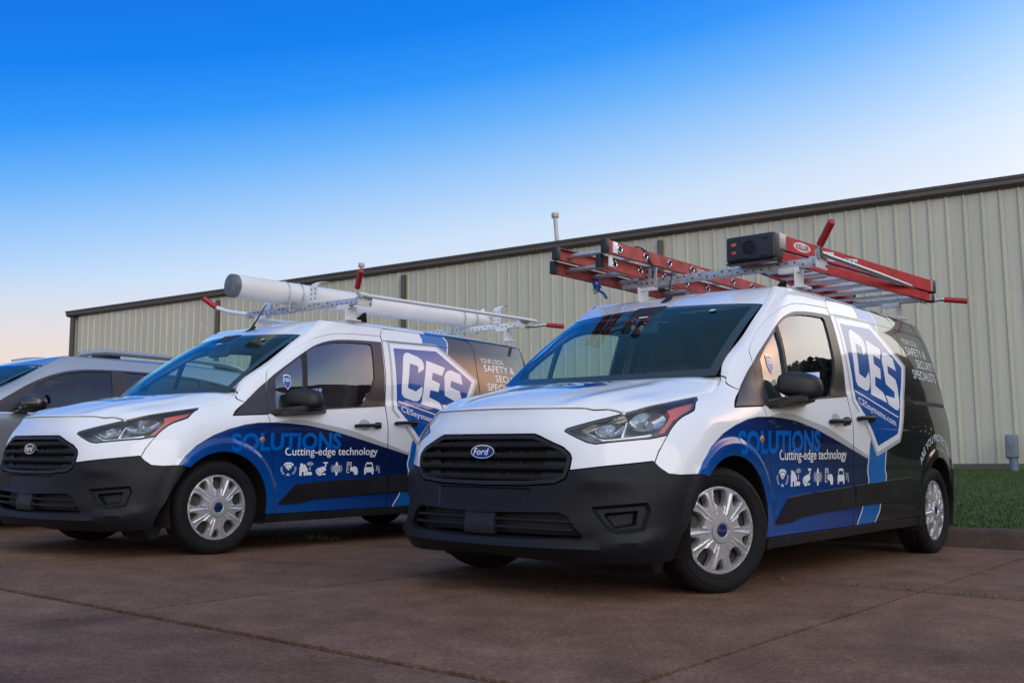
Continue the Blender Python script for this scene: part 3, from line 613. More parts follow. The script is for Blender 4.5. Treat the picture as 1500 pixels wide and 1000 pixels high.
def build_van():
    root=empty('cargo_van'); liv=livery()
    # ---- fascia, bumper, grille
    full=lambda half:[(-a,b) for a,b in half[::-1] if a>1e-6]+list(half)
    half=[(a,b-.006) for a,b in HOOD_SEAM]+HL_TOP[3::-1]+HL_BOT[::-1]+HL_BACK[::-1][:1]+[(.965,.725),(.938,.688),(.917,.640)]+[(.905,.644),(.725,.624),(.499,.599)]+[(.512,.655),(.505,.678),(.472,.707),(.337,.759),(.302,.769),(0,.769)]
    outl=half+[(-a,b) for a,b in half[::-1] if a>1e-6]
    panel('front_fascia',outl,['white_paint','dark_inner'],root,step=.03,rim_mat=1)
    # bumper
    top=[(0,.516),(.275,.520),(.43,.533),(.482,.558)]+BUMP_TOP; edge=[(1.150,.50),(1.105,.42),(1.075,.34),(1.035,.26),(.99,.195)]; bot=[(.965,.186),(.685,.186),(.49,.190),(.205,.202),(0,.212)]
    hb=top+edge+bot; outl=hb+[(-a,b) for a,b in hb[::-1] if a>1e-6]
    lg=[(0,.388),(.455,.402),(.50,.385),(.575,.300),(.56,.288),(.30,.277),(0,.274)]; lgf=lg+[(-a,b) for a,b in lg[::-1] if a>1e-6]
    def lip(s,z):
        a=np.abs(s); zl=.258+.05*np.clip((a-.5)/.4,0,1)**1.3; q=np.clip((zl+.012-z)/.018,0,1); f=.026*q*q*(3-2*q)*np.clip((1.02-a)/.25,0,1)
        zr=.585; sh=.014*np.clip((z-.50)/.05,0,1)*np.clip((.60-z)/.03,0,1)*np.clip((a-.52)/.1,0,1)*np.clip((.95-a)/.2,0,1); return f+sh
    plate=[(-.298,.418),(-.305,.512),(.305,.512),(.298,.418)]
    fg=[(.60,.432),(.875,.456),(.893,.415),(.862,.325),(.725,.310),(.685,.338)]; fi=[(.665,.405),(.835,.418),(.828,.350),(.725,.332)]
    mf=lambda p:[(-a,b) for a,b in p[::-1]]
    panel('front_bumper',outl,['bumper_plastic'],root,holes=[lgf],step=.026,bumps=[(plate,.007,.008),(fg,.022,.016),(mf(fg),.022,.016),(fi,.04,.012),(mf(fi),.04,.012)],extra=lip,depth=.03,smooth=38,off=.003)
    panel('lower_grille_back',offset_poly(lgf,-.02),['dark_inner'],root,off=-.07,depth=0,step=.05)
    for zz in (.365,.325):
        pts=[(s,zz+.003-.012*abs(s)) for s in np.linspace(-.53,.53,44)]; P,N=bsurf([p[0] for p in pts],[p[1] for p in pts]); bm=bmesh.new(); bm_tube(bm,(P-N*.016),.0052,8,flat=1.6); from_bm('lower_grille_slat',bm,'bumper_plastic',root)
    panel('radar_cover',[(-.098,.284),(-.10,.396),(.10,.396),(.098,.284)],['black_plastic'],root,off=-.010,depth=.03,step=.04,gap=0)
    # grille: recessed tray, surround and slats
    grf=GR+[(-a,b) for a,b in GR[::-1] if a>1e-6]
    gb=panel('grille',offset_poly(grf,.004),['black_plastic'],root,off=.004,depth=.055,holes=[offset_poly(grf,.022)],gap=0,step=.03)
    panel('grille_back',offset_poly(grf,.01),['dark_inner'],gb,off=-.05,depth=0,step=.05)
    gin=np.array(offset_poly(grf,.014))
    def gspan(z):
        xs=[]; n=len(gin)
        for i in range(n):
            a,b=gin[i],gin[(i+1)%n]
            if (a[1]-z)*(b[1]-z)<0: xs.append(a[0]+(b[0]-a[0])*(z-a[1])/(b[1]-a[1]))
        return max(xs)
    for k,zz in enumerate((.712,.660,.607,.556)):
        w=gspan(zz); s=np.linspace(-w,w,40); V=[];F=[]
        sec=[(-.020,.015),(-.002,.016),(.004,.010),(.002,-.004),(-.012,-.016),(-.026,-.018)]     # (depth, height) slat section
        for a in s:
            P,N=bsurf(a,zz); P,N=P[0],N[0]
            for d,h in sec: V.append(P+N*d+np.array((0,0,h)))
        m=len(sec)
        for i in range(len(s)-1):
            for j in range(m): F.append((i*m+j,(i+1)*m+j,(i+1)*m+(j+1)%m,i*m+(j+1)%m))
        o=pydata('grille_slat',V,F,'black_plastic',gb,smooth=35)
    for sgn in (-1,1):      # blanked outer cells
        q=[(.33,.53),(.44,.548),(.478,.575),(.492,.655),(.46,.695),(.37,.733),(.345,.62)]
        panel('grille_blank',[(a*sgn,b) for a,b in (q if sgn>0 else q[::-1])],['black_plastic'],gb,off=-.030,depth=0,gap=0)
    for s in np.linspace(-.28,.28,9):
        P,N=bsurf([s,s],[.745,.540]); bm=bmesh.new(); bm_tube(bm,P-N*.036,.0045,6); from_bm('grille_bar',bm,'dark_inner',gb)
    fb=lambda u,v:(lambda PN:(PN[0]+PN[1]*.010,PN[1]))(bsurf(u,v))
    bd=panel('grille_badge',oval(0,.681,.078,.034),['chrome'],gb,mp=fb,off=.008,depth=.02,gap=0,step=.02)
    V,F=tess(oval(0,.681,.073,.0295)); decal('badge_field',V,F,fb,'badge_blue',gb,sub=.02,off=.0095)
    V,F=text_shape('Ford',.015); Vs=np.stack([-(V[:,0]-V[:,0].mean()-.22*(V[:,1]-.35)*-1)*-.052,(V[:,1]-.33)*.048+.681],1); decal('badge_lettering',Vs,F,fb,'chrome',gb,sub=.03,off=.0106)
    # ---- bonnet
    P=hood_patch(); hd=grid_mesh('hood',P,'white_paint',root,smooth=60)
    so=hd.modifiers.new('s','SOLIDIFY'); so.thickness=.006; so.offset=-1
    c=P.shape[1]//2
    def hood_fn(u,v):      # u lateral -1..1, v 0..1 front to back
        n,m=P.shape[:2]; fi=np.clip(np.asarray(v)*(n-1),0,n-1.001); fj=np.clip((np.asarray(u)+1)/2*(m-1),0,m-1.001); i=fi.astype(int); j=fj.astype(int); a=(fi-i)[:,None]; b=(fj-j)[:,None]
        Q=(P[i,j]*(1-a)+P[i+1,j]*a)*(1-b)+(P[i,j+1]*(1-a)+P[i+1,j+1]*a)*b; N=np.cross(P[i+1,j]-P[i,j],P[i,j+1]-P[i,j]); N/=np.linalg.norm(N,axis=1)[:,None]; N[N[:,2]<0]*=-1; return Q,N
    hx=np.array([(-.36,.93),(.20,.93),(.46,.66),(.10,.42),(-.22,.42),(-.44,.60)]); hx=np.array([(-.30,.52),(.30,.52),(.42,.72),(.24,.93),(-.24,.93),(-.42,.72)])
    V,F=tess([tuple(q) for q in hx]); decal('hood_shield',V,F,hood_fn,'hex_blue_vinyl',hd,sub=.06,off=.0015)
    V,F=text_shape('CES',.03); w=V[:,0].max()-V[:,0].min(); Vs=np.stack([-((V[:,0]-V[:,0].min())/w-.5)*-.56*-1,.61+V[:,1]/CAP*.22],1); Vs[:,0]*=-1
    decal('hood_lettering',Vs,F,hood_fn,'letter_white',hd,sub=.05,off=.0028)
    for y in (-.268,.268):
        bm=bmesh.new(); bm_prism(bm,[(.20,y-.016,1.046),(.155,y-.016,1.050),(.150,y-.016,1.064),(.165,y-.016,1.066)],(0,.032,0),bev=.003); from_bm('washer_nozzle',bm,'gloss_black',root)
    # ---- windscreen
    W=windshield_patch(); n,m=W.shape[:2]; mi=np.zeros((n-1,m-1),int)
    ii=(np.arange(n-1)+.5)/(n-1); jj=np.abs((np.arange(m-1)+.5)/(m-1)*2-1)
    mi[(ii<.10)]=1; mi[(ii>.955)]=1; mi[:,jj>.93]=1
    tr=(ii[:,None]>.80)&(jj[None]<.10*(1+ (ii[:,None]-.8)*2)); mi[tr]=1
    ws=grid_mesh('windshield',W,['windshield_glass','gloss_black'],root,mi,smooth=60)
    for (y,u0,u1,wd,mm) in ((.47,.90,.945,.035,'sticker_teal'),(.02,.855,.875,.06,'sticker_white')):
        j0=(y/.69+1)/2; fn=lambda u,v:(lambda i,j:(W[i,j],np.tile((.55,0,.83),(len(i),1))))(np.clip((v*(n-1)).round().astype(int),0,n-1),np.clip((u*(m-1)).round().astype(int),0,m-1))
        a=W[int(u0*(n-1)),int(j0*(m-1))]; b=W[min(n-1,int(u0*(n-1))+1),int(j0*(m-1))]; up=(b-a)/np.linalg.norm(b-a); nn=np.cross((0,1,0),up)*-1; nn=nn*(1 if nn[2]>0 else -1); c0=a+nn*.004; dy=np.array((0,wd,0)); dz=up*.032*(1 if wd<.05 else .5)
        pydata('windshield_sticker',[c0,c0+dy,c0+dy+dz,c0+dz],[(0,1,2,3)],mm,ws,smooth=0)
    # wipers and cowl
    cw=np.array([(.065-.21*abs(a)**2,.74*a,1.046+.030*a*a) for a in np.linspace(-.82,.82,25)]); bm=bmesh.new(); bm_tube(bm,cw,.020,6,flat=.5); from_bm('cowl_panel',bm,'black_plastic',root)
    for y0,y1 in ((.40,-.10),(-.05,-.62)):
        pp=[(.055-.21*(y/.74)**2-.035,y,1.082+.034*(y/.74)**2) for y in np.linspace(y0,y1,8)]; bm=bmesh.new(); bm_tube(bm,pp,.009,6); from_bm('wiper',bm,'gloss_black',root)
    # ---- roof
    RP=roof_patch(); n,m=RP.shape[:2]; mi=np.zeros((n-1,m-1),int)
    for i in range(n-1):
        for j in range(m-1):
            q=RP[i,j]; edge=min(j,m-2-j)
            if edge<3:
                if q[0]<-3.50: k=0
                elif q[0]<-2.36: k=2
                elif q[0]<-2.05: k=1
                else: k=0
                mi[i,j]=k
    rf=grid_mesh('roof',RP,['white_paint','bright_blue_vinyl','black_vinyl'],root,mi,smooth=60)
    # ---- side panels, left and right
    ff=[(1.245,.972),(1.285,.952)]+HL_BACK[1:]+[(.965,.725),(.938,.685),(.917,.637),(.93,.624),(.942,.613),(.985,.586),(1.05,.581),(1.145,.585),(1.200,.578)]
    ff+=sx(ARCF(46,178)+[(-.365,.25),(-.435,.25)]+[(-.425,.40),(-.400,.59),(-.374,.81),(-.365,.885),(-.349,.940),(-.077,.922),(-.195,1.02)])+[(1.132,1.095)]+HOOD_SIDE[::-1][1:6]
    ringF=lambda r,a0,a1:sx([(-.005+r*math.cos(R(a0+(a1-a0)*i/40)),.315+r*math.sin(R(a0+(a1-a0)*i/40))) for i in range(41)])
    ringR=lambda r,a0,a1:sx([(-3.062+r*math.cos(R(a0+(a1-a0)*i/44)),.315+r*math.sin(R(a0+(a1-a0)*i/44))) for i in range(45)])
    both('front_fender',ff,SIDE_MATS,root,regions=liv,rim_mat=7,step=.04,guides=[ringF(r,50,160) for r in (.418,.430,.4425,.457)])
    arcs=[(-.379,1.175),(-.396,1.23),(-.424,1.265),(-.547,1.36),(-.67,1.44),(-.829,1.525),(-.927,1.56),(-1.052,1.592),(-1.186,1.608),(-1.40,1.620),(-1.552,1.625)]
    arcs=smooth_line(arcs,3)
    pil=[(1.1315,z) for z in np.linspace(1.10,1.698,14)]+sx(dens([(-1.03,1.698),(-1.605,1.698)],.06,False)+[(-1.60,1.692),(-1.575,1.675),(-1.552,1.627)]+arcs[::-1]+[(-.326,1.135),(-.216,1.04),(-.195,1.02)])
    both('body_side',pil,SIDE_MATS,root,rim_mat=7,step=.035,gap=.0016)
    both('sail_trim',sxd([(-.081,.925),(-.349,.942),(-.362,1.05),(-.379,1.175),(-.326,1.135),(-.216,1.04)]),['satin_trim'],root,off=.004,step=.03)
    # front door
    dlo=[(-.349,.942),(-.615,.966),(-.83,.993),(-1.20,1.025),(-1.488,1.05),(-1.52,1.30),(-1.543,1.575)]+smooth_line([(-1.44,1.573),(-1.20,1.560),(-1.021,1.538),(-.878,1.495),(-.758,1.432),(-.566,1.310),(-.44,1.225),(-.383,1.178)],3)+[(-.362,1.05)]
    low=[(-1.49,1.055),(-1.497,.95),(-1.50,.85),(-1.508,.55),(-1.53,.262),(-.435,.249),(-.425,.40),(-.400,.59),(-.374,.81),(-.365,.885),(-.349,.940),(-.362,1.05)]
    dout=arcs+[(-1.552,1.575),(-1.53,1.30)]+low
    qg=smooth_line([(-.455,1.205),(-.55,1.28),(-.715,1.388),(-.70,1.22),(-.665,1.012),(-.54,.995),(-.425,.985),(-.44,1.08)],1); mg=[(-.765,1.425)]+smooth_line([(-.87,1.478),(-1.01,1.515),(-1.19,1.535),(-1.41,1.545)],3)+[(-1.43,1.53),(-1.425,1.45),(-1.405,1.27),(-1.345,1.145),(-1.235,1.045),(-1.20,1.035),(-.85,1.006),(-.695,.994),(-.72,1.15)]
    doors=both('front_door',sxd(dout,.05),SIDE_MATS,root,regions=liv,rim_mat=7,holes=[sxd(offset_poly(dlo,.004),.04)],step=.045)
    for k,d in enumerate(doors):
        mr=bool(k)
        panel('window_trim',sxd(offset_poly(dlo,.001),.05),['satin_trim'],d,holes=[sxd(qg,.03),sxd(mg,.03)],off=.003,gap=0,mirror=mr,step=.035)
        panel('window_glass',sxd(offset_poly(qg,-.012)),['side_glass'],d,off=-.006,gap=0,depth=0,mirror=mr); panel('window_glass',sxd(offset_poly(mg,-.012)),['side_glass'],d,off=-.006,gap=0,depth=0,mirror=mr)
        dv=[(-.728,1.405),(-.762,1.424),(-.70,.996),(-.668,1.0)]; panel('window_divider',sxd(dv,.04),['black_plastic'],d,off=.006,gap=0,mirror=mr)
        panel('side_moulding',sxd([(-.458,.315),(-.605,.452),(-.78,.468),(-1.503,.505),(-1.513,.378),(-.78,.345),(-.735,.338),(-.66,.322)]),['black_plastic'],d,off=.012,mirror=mr,gap=.001)
    # sliding door
    sl=[(-1.557,1.632),(-1.578,1.675),(-1.604,1.694),(-1.80,1.6975),(-2.40,1.6975),(-2.63,1.690),(-2.675,1.66),(-2.69,1.61),(-2.672,1.45),(-2.662,1.10),(-2.64,.80),(-2.585,.62),(-2.545,.45),(-2.535,.274),(-1.533,.262),(-1.512,.55),(-1.504,.85),(-1.50,.95),(-1.494,1.055),(-1.534,1.30),(-1.556,1.575)]
    sd=both('sliding_door',sxd(sl,.06),SIDE_MATS,root,regions=liv,rim_mat=7,step=.05)
    for k,d in enumerate(sd):
        panel('side_moulding',sxd([(-1.523,.508),(-2.485,.552),(-2.475,.402),(-1.523,.380)]),['black_plastic'],d,off=.012,mirror=bool(k),gap=.001)
        panel('door_seam',sx(strip_poly(dens([(-1.565,1.588),(-2.05,1.602),(-2.68,1.610)],.06,False),.006)),['gloss_black'],d,off=.0015,mirror=bool(k),gap=0,depth=0)
    # rear quarter
    qt=[(-2.635,1.6975),(-3.30,1.6975)]; qs=sxd([(-2.638,1.6975),(-3.30,1.6975)],.06,False)+[(5.05,1.6975),(5.14,1.69),(5.16,1.3),(5.16,.9),(5.16,.62)]+sx([(-3.45,.60),(-3.385,.50)]+ARCR(150,2)[1:]+[(-2.70,.276),(-2.539,.276)]+[(-2.549,.45),(-2.589,.62),(-2.644,.80),(-2.666,1.10),(-2.676,1.45),(-2.694,1.61),(-2.679,1.66)])
    qn=both('rear_quarter',qs,SIDE_MATS,root,regions=liv,rim_mat=7,step=.05,guides=[ringR(r,20,140) for r in (.418,.430,.4425,.457)])
    for k,d in enumerate(qn):
        blank=smooth_line([(-2.72,1.606),(-3.20,1.612),(-3.33,1.605),(-3.38,1.56),(-3.40,1.42),(-3.405,1.25),(-3.39,1.20)],4)
        panel('window_blank_seal',sx(strip_poly(blank,.014)),['gloss_black'],d,off=.0015,mirror=bool(k),gap=0,depth=0)
        panel('door_track',sx([(-2.66,1.055),(-2.66,1.085),(-3.44,1.098),(-3.44,1.070)]),['dark_inner'],d,off=.002,mirror=bool(k),gap=0,depth=0)
    both('rocker_trim',sxd([(-.365,.250),(-.435,.2465),(-1.53,.2595),(-2.535,.2715),(-2.70,.274),(-2.70,.222),(-.37,.190)]),['black_plastic'],root,off=.010,depth=.06,gap=.001)
    both('rear_bumper',[(5.165,.615)]+sx([(-3.46,.595),(-3.392,.50)]+ARCR(150,205,n=8)[1:]+[(-3.42,.20)])+[(5.165,.20),(5.6,.22),(6.08,.22),(6.08,.56),(5.6,.56)],['bumper_plastic'],root,off=.010,depth=.03)
    both('rear_door',[(5.16,1.69),(5.3,1.685),(6.07,1.685),(6.07,.57),(5.6,.57),(5.17,.62)],['white_paint'],root,depth=.02)
    both('tail_light',[(5.19,1.0),(5.19,1.50),(5.27,1.50),(5.31,1.2),(5.31,1.0)],['amber_red'],root,off=.006,gap=0)
    # ---- headlights
    hl=HL_TOP+HL_BACK+HL_BOT
    for k in (False,True):
        sg=-1 if k else 1
        bz=panel('headlight',hl,['gloss_black'],root,off=-.001,depth=.07,holes=[offset_poly(hl,.013)],gap=.003,mirror=k,step=.03)
        panel('headlight_lens',offset_poly(hl,.004),['lens_clear'],bz,off=.003,gap=0,depth=0,mirror=k,step=.03)
        panel('headlight_tray',offset_poly(hl,.006),['lamp_tray'],bz,off=-.060,gap=0,depth=0,mirror=k,step=.03)
        panel('turn_lens',[(1.035,.905),(1.10,.925),(1.235,.951),(1.268,.945),(1.20,.908),(1.095,.877),(1.043,.848),(.992,.785),(.955,.778),(1.0,.83),(1.03,.872)],['amber_red'],bz,off=-.022,gap=.002,mirror=k,step=.02,depth=.03)
        panel('reflector_trim',[(.575,.803),(.66,.822),(.80,.862),(.80,.850),(.66,.808),(.60,.790),(.69,.752),(.80,.763),(.925,.783),(.925,.774),(.80,.752),(.69,.742)],['chrome'],bz,off=-.030,gap=0,mirror=k,step=.02,depth=.02)
        panel('reflector_divider',[(.792,.838),(.800,.838),(.775,.760),(.766,.760)],['chrome'],bz,off=-.022,gap=0,mirror=k,step=.02,depth=.03)
        for (s0,z0,rx,rz,dp,a) in ((.715,.795,.062,.036,.05,0),(.905,.840,.088,.048,.055,0)):
            V=[];F=[];nr,na=7,22     # stepped bowl, open to the front
            for i in range(nr+1):
                f=i/nr
                for j in range(na):
                    t=2*math.pi*j/na; s=s0+rx*f*math.cos(t)*1.15; z=z0+rz*f*math.sin(t)+.30*rx*f*math.cos(t)*.6; PP,NN=bsurf(s,z); V.append(PP[0]-NN[0]*(.020+dp*(1-f*f))*1.0)
            for i in range(nr):
                for j in range(na): F.append((i*na+j,(i+1)*na+j,(i+1)*na+(j+1)%na,i*na+(j+1)%na))
            F.append(tuple(range(na))); V=np.array(V)
            if k: V=V*[1,-1,1]
            pydata('reflector',V,F,'reflector',bz,smooth=28)
            PP,NN=bsurf(s0,z0); c0=(PP[0]-NN[0]*.05)*[1,sg,1]; nn=NN[0]*[1,sg,1]; bm=bmesh.new(); bm_tube(bm,[c0,c0+nn*.02,c0+nn*.03],[.009,.009,.004],10); from_bm('bulb',bm,'chrome',bz)
    # ---- handles, mirrors, repeaters
    for k,(dd,cx,cz,w) in enumerate(((doors,-1.275,.889,.235),(sd,-1.690,.921,.215))):
        for sgi,d in enumerate(dd):
            sg=-1 if sgi else 1; P,N=side_fn([cx+w/2,cx,cx-w/2],[cz-.004,cz,cz+.006]); P=P*[1,sg,1]; N=N*[1,sg,1]
            bm=bmesh.new(); pts=[P[0]+N[0]*.006,P[0]+N[0]*.030+(P[1]-P[0])*.12,P[1]+N[1]*.042,P[2]+N[2]*.030+(P[1]-P[2])*.12,P[2]+N[2]*.006]; bm_tube(bm,smooth_line([tuple(p) for p in pts],4),.0185,10,flat=.72); 
            bm_box(bm,(.055,.03,.05),P[2]+N[2]*.018+(P[1]-P[2])*.10,bev=.012)
            from_bm('door_handle',bm,'black_plastic',d)
            V=[];F=[]      # finger recess behind the grip
            for i in range(7):
                for j in range(20):
                    t=2*math.pi*j/20; f=i/6; q=(cx+.02+.062*f*math.cos(t),cz+.008+.042*f*math.sin(t)); PP,NN=side_fn(*q); V.append((PP[0]+NN[0]*(.0016-.0008*f))*[1,sg,1])
            for i in range(6):
                for j in range(20): F.append((i*20+j,(i+1)*20+j,(i+1)*20+(j+1)%20,i*20+(j+1)%20))
            o=pydata('handle_cup',V,F,'gray_vinyl' if k==0 else 'white_paint',d,smooth=60)
    for sg in (1,-1):
        bm=bmesh.new(); bmesh.ops.create_cube(bm,size=1); bmesh.ops.subdivide_edges(bm,edges=bm.edges[:],cuts=3,use_grid_fill=True)
        for v in bm.verts:     # rounded, tapering shell, flat underneath
            n=v.co*2; e=(abs(n.x)**4+abs(n.y)**4+abs(n.z)**4)**(1/4.); n=n/e
            yo=n.y; front=max(0,n.x); up=max(0,n.z)
            v.co=Vector((-.612+.075*n.x*(1-.15*max(0,yo))-.045*yo, sg*(.995+.100*yo*(1-.10*up)-.016*front), 1.058+(.080*n.z*(1-.12*max(0,yo)*up-.22*front*up) if n.z>0 else .066*n.z*(1-.18*front))-.010*yo))
        bmesh.ops.recalc_face_normals(bm,faces=bm.faces)
        mo=from_bm('side_mirror',bm,'black_plastic',root,smooth=50); ms=mo.modifiers.new('s','SUBSURF'); ms.levels=1; ms.render_levels=2
        bm=bmesh.new(); Pa,_=side_fn([-.40,-.80],[.965,.995]); a,b=Pa[0],Pa[1]
        bm_prism(bm,[(-.36,sg*.893,.972),(-.90,sg*.884,1.006),(-.88,sg*.895,1.032),(-.74,sg*1.03,1.030),(-.56,sg*1.05,1.012),(-.45,sg*.945,.992)],(0,0,-.050),bev=.014); from_bm('mirror_arm',bm,'black_plastic',mo,smooth=50)
        bm=bmesh.new(); bm_box(bm,(.006,.155,.13),(-.682,sg*.995,1.072),bev=.002); from_bm('mirror_glass',bm,'chrome',mo)
        P,N=side_fn(-.300,.763); P,N=P[0]*[1,sg,1],N[0]*[1,sg,1]; bm=bmesh.new(); bm_lathe(bm,[(.021,0),(.020,.003),(.016,.006),(.008,.008),(.0005,.0085)],24,'Y',center=(0,0,0)); o=from_bm('side_repeater',bm,'amber_lens',root); o.location=P; o.rotation_euler=(0,0,0 if sg>0 else math.pi)
    # ---- printed lettering, left side only shows
    dl,sdl,ql=doors[0],sd[0],qn[0]
    text_on_side('slogan_lettering','SOLUTIONS',-.047,.684,-1.02,.714,.113,'solutions_blue',root,bold=.035)
    text_on_side('slogan_lettering','Cutting-edge technology',-.502,.657,-1.398,.670,.056,'letter_white',dl,bold=.009)
    for (V,F),cx in zip(icons(),(-.540,-.690,-.845,-.988,-1.145,-1.315)):
        U=np.array(V); decal('service_icon',np.stack([cx-U[:,0]*.125,.512+U[:,1]*.098+(cx+.54)*-.004],1),F,side_fn,'letter_white',dl,sub=.06)
    text_on_side('url_lettering','CESsystems.com',-1.668,1.018,-2.242,.890,.046,'letter_white',sdl,bold=.010)
    for txt,x0,z0,x1,z1,h in (('YOUR LOCAL',-2.755,1.508,-3.100,1.509,.041),('SAFETY &',-2.780,1.427,-3.235,1.430,.062),('SECURITY',-2.925,1.342,-3.415,1.342,.062),('SPECIALISTS',-2.785,1.256,-3.360,1.256,.064)):
        text_on_side('motto_lettering',txt,x0,z0,x1,z1,h,'letter_white',ql,bold=.004)
    V,F=text_shape('ARE YOU PROTECTED?',.004); w0,w1=V[:,0].min(),V[:,0].max(); a=R(40)+(V[:,0]-w0)/(w1-w0)*R(92); r=.482+V[:,1]/CAP*.052
    decal('arch_lettering',np.stack([-3.062+r*np.cos(a),.325+r*np.sin(a)],1),F,side_fn,'letter_white',ql,sub=.05)
    gfn=lambda u,v:(lambda q:(q[0]-q[1]*.004,q[1]))(side_fn(u,v))
    sh=np.array([(-.03,.05),(.0,.06),(.03,.05),(.035,.0),(.022,-.03),(0,-.055),(-.022,-.03),(-.035,.0)])
    for sc,mm,of in ((1.0,'letter_white',.0012),(.86,'hex_blue_vinyl',.002)):
        V,F=tess([tuple(p) for p in sh*sc*[-1,1]+[-.553,1.182]]); decal('shield_sticker',V,F,gfn,mm,dl,sub=.04,off=of)
    V,F=text_shape('CES',.03); decal('shield_lettering',np.stack([-.527-(V[:,0]-V[:,0].min())*.0275,1.188+V[:,1]*.034],1),F,gfn,'letter_white',dl,off=.003)
    # ---- wheel wells, floor, cab
    for xc in (-.005,-3.062):
        for sg in (1,-1):
            V=[];F=[]; n=20
            for i in range(n+1):
                a=R(-20+220*i/n); r=.385; V+= [(xc+r*math.cos(a),sg*.885,.315+r*math.sin(a)),(xc+r*math.cos(a),sg*.52,.315+r*math.sin(a))]
            for i in range(n): F.append((2*i,2*i+1,2*i+3,2*i+2))
            F.append(tuple(2*i+1 for i in range(n+1))); pydata('wheel_well',V,F,'dark_inner',root)
    bm=bmesh.new(); bm_box(bm,(2.16,1.66,.06),(-1.53,0,.27),bev=.01); bm_box(bm,(.62,1.02,.06),(0,0,.27)); bm_box(bm,(.34,1.15,.05),(.50,0,.235),bev=.01); bm_box(bm,(1.1,1.0,.08),(-3.2,0,.30)); bm_box(bm,(.12,1.1,.10),(-3.06,0,.28),bev=.02); bm_box(bm,(1.6,.12,.10),(-1.9,.3,.24),bev=.03); bm_box(bm,(.5,.35,.14),(-3.0,-.45,.26),bev=.04); from_bm('underbody',bm,'dark_inner',root)
    bm=bmesh.new(); bm_box(bm,(.10,1.0,.14),(0,0,.27),bev=.03); bm_box(bm,(.3,.5,.12),(.35,0,.26),bev=.03); bm_prism(bm,[(.46,.40,.20),(.40,.40,.11),(.34,.40,.11),(.30,.40,.20)],(0,.30,0)); bm_prism(bm,[(.46,-.40,.20),(.40,-.40,.11),(.34,-.40,.11),(.30,-.40,.20)],(0,-.30,0)); from_bm('air_deflector',bm,'black_plastic',root)
    bm=bmesh.new(); bm_prism(bm,[(-.02,-.66,1.02),(-.30,-.66,1.02),(-.42,-.66,.95),(-.45,-.66,.75),(-.30,-.66,.62),(.0,-.66,.62)],(0,1.32,0),bev=.02); bm_prism(bm,[(-.22,.20,1.02),(-.40,.20,1.075),(-.45,.20,1.0)],(0,.36,0),bev=.012); from_bm('dashboard',bm,'dash_plastic',root)
    bm=bmesh.new(); c0=Vector((-.58,.38,.93)); ax=Vector((-.85,0,.45)).normalized(); e1=Vector((0,1,0)); e2=ax.cross(e1)
    bm_tube(bm,[c0+(e1*math.cos(2*math.pi*k/28)+e2*math.sin(2*math.pi*k/28))*.185 for k in range(29)],.015,8,caps=False); bm_tube(bm,[c0-e1*.18,c0,c0+e1*.18],.016,8); bm_tube(bm,[c0,c0-ax*.25],.03,8); from_bm('steering_wheel',bm,'dash_plastic',root)
    for y in (.38,-.38):
        bm=bmesh.new(); bm_box(bm,(.50,.50,.16),(-1.05,y,.66),bev=.05,seg=3); bm_box(bm,(.14,.48,.62),(-1.36,y,1.00),rot=(0,R(-14),0),bev=.05,seg=3); bm_box(bm,(.3,.4,.3),(-1.05,y,.46)); s=from_bm('seat',bm,'seat_fabric',root)
        bm=bmesh.new(); bm_box(bm,(.09,.26,.17),(-1.465,y,1.41),rot=(0,R(-10),0),bev=.035,seg=3); bm_tube(bm,[(-1.44,y-.06,1.26),(-1.46,y-.06,1.38)],.007,6); bm_tube(bm,[(-1.44,y+.06,1.26),(-1.46,y+.06,1.38)],.007,6); from_bm('headrest',bm,'seat_fabric',s)
    bm=bmesh.new(); bm_box(bm,(.04,1.62,.80),(-1.62,0,.68),bev=.01); bm_box(bm,(.04,1.44,.56),(-1.62,0,1.36),bev=.01); from_bm('bulkhead',bm,'dash_plastic',root)
    HP=RP.copy()[2:,1:-1]; HP[...,2]-=.05; HP=HP[HP[:,0,0]>-1.75]; grid_mesh('headliner',HP,'headliner',root)
    bm=bmesh.new(); bm_box(bm,(.03,.24,.075),(-.55,0,1.445),rot=(0,R(-8),0),bev=.015); bm_tube(bm,[(-.56,0,1.47),(-.60,0,1.53)],.012,8); from_bm('rear_view_mirror',bm,'black_plastic',root)
    bm=bmesh.new(); bm_box(bm,(.16,.22,.05),(-.62,0,1.535),rot=(0,R(32),0),bev=.015); from_bm('sensor_housing',bm,'black_plastic',root)
    for y in (.36,-.36):
        bm=bmesh.new(); bm_box(bm,(.16,.38,.015),(-.80,y,1.575),rot=(0,R(20),0),bev=.006); from_bm('sun_visor',bm,'headliner',root)
    # ---- aerial and satellite fin
    bm=bmesh.new(); bm_prism(bm,[(-.755,-.022,1.615),(-.865,-.022,1.664),(-.875,-.014,1.69),(-.84,-.010,1.672)],(0,.044,0),bev=.004); bm_tube(bm,[(-.845,0,1.668),(-.90,-.02,1.735),(-1.035,-.075,1.890)],[.010,.0065,.004],8); from_bm('antenna',bm,'black_plastic',root)
    bm=bmesh.new(); bm_prism(bm,[(-1.56,.36,1.765),(-1.69,.365,1.866),(-1.725,.365,1.870),(-1.735,.365,1.765)],(0,.030,0),bev=.006); from_bm('roof_fin',bm,'gloss_black',root)
    bm=bmesh.new(); bm_box(bm,(.08,.09,.02),(-1.665,.375,1.772),bev=.006); from_bm('fin_base_light',bm,'red_grip',root)
    return root
def add_wheels(root,steer):
    for x,front in ((0,True),(-3.062,False)):
        for sg in (1,-1): add_wheel(root,x,sg,steer,front)
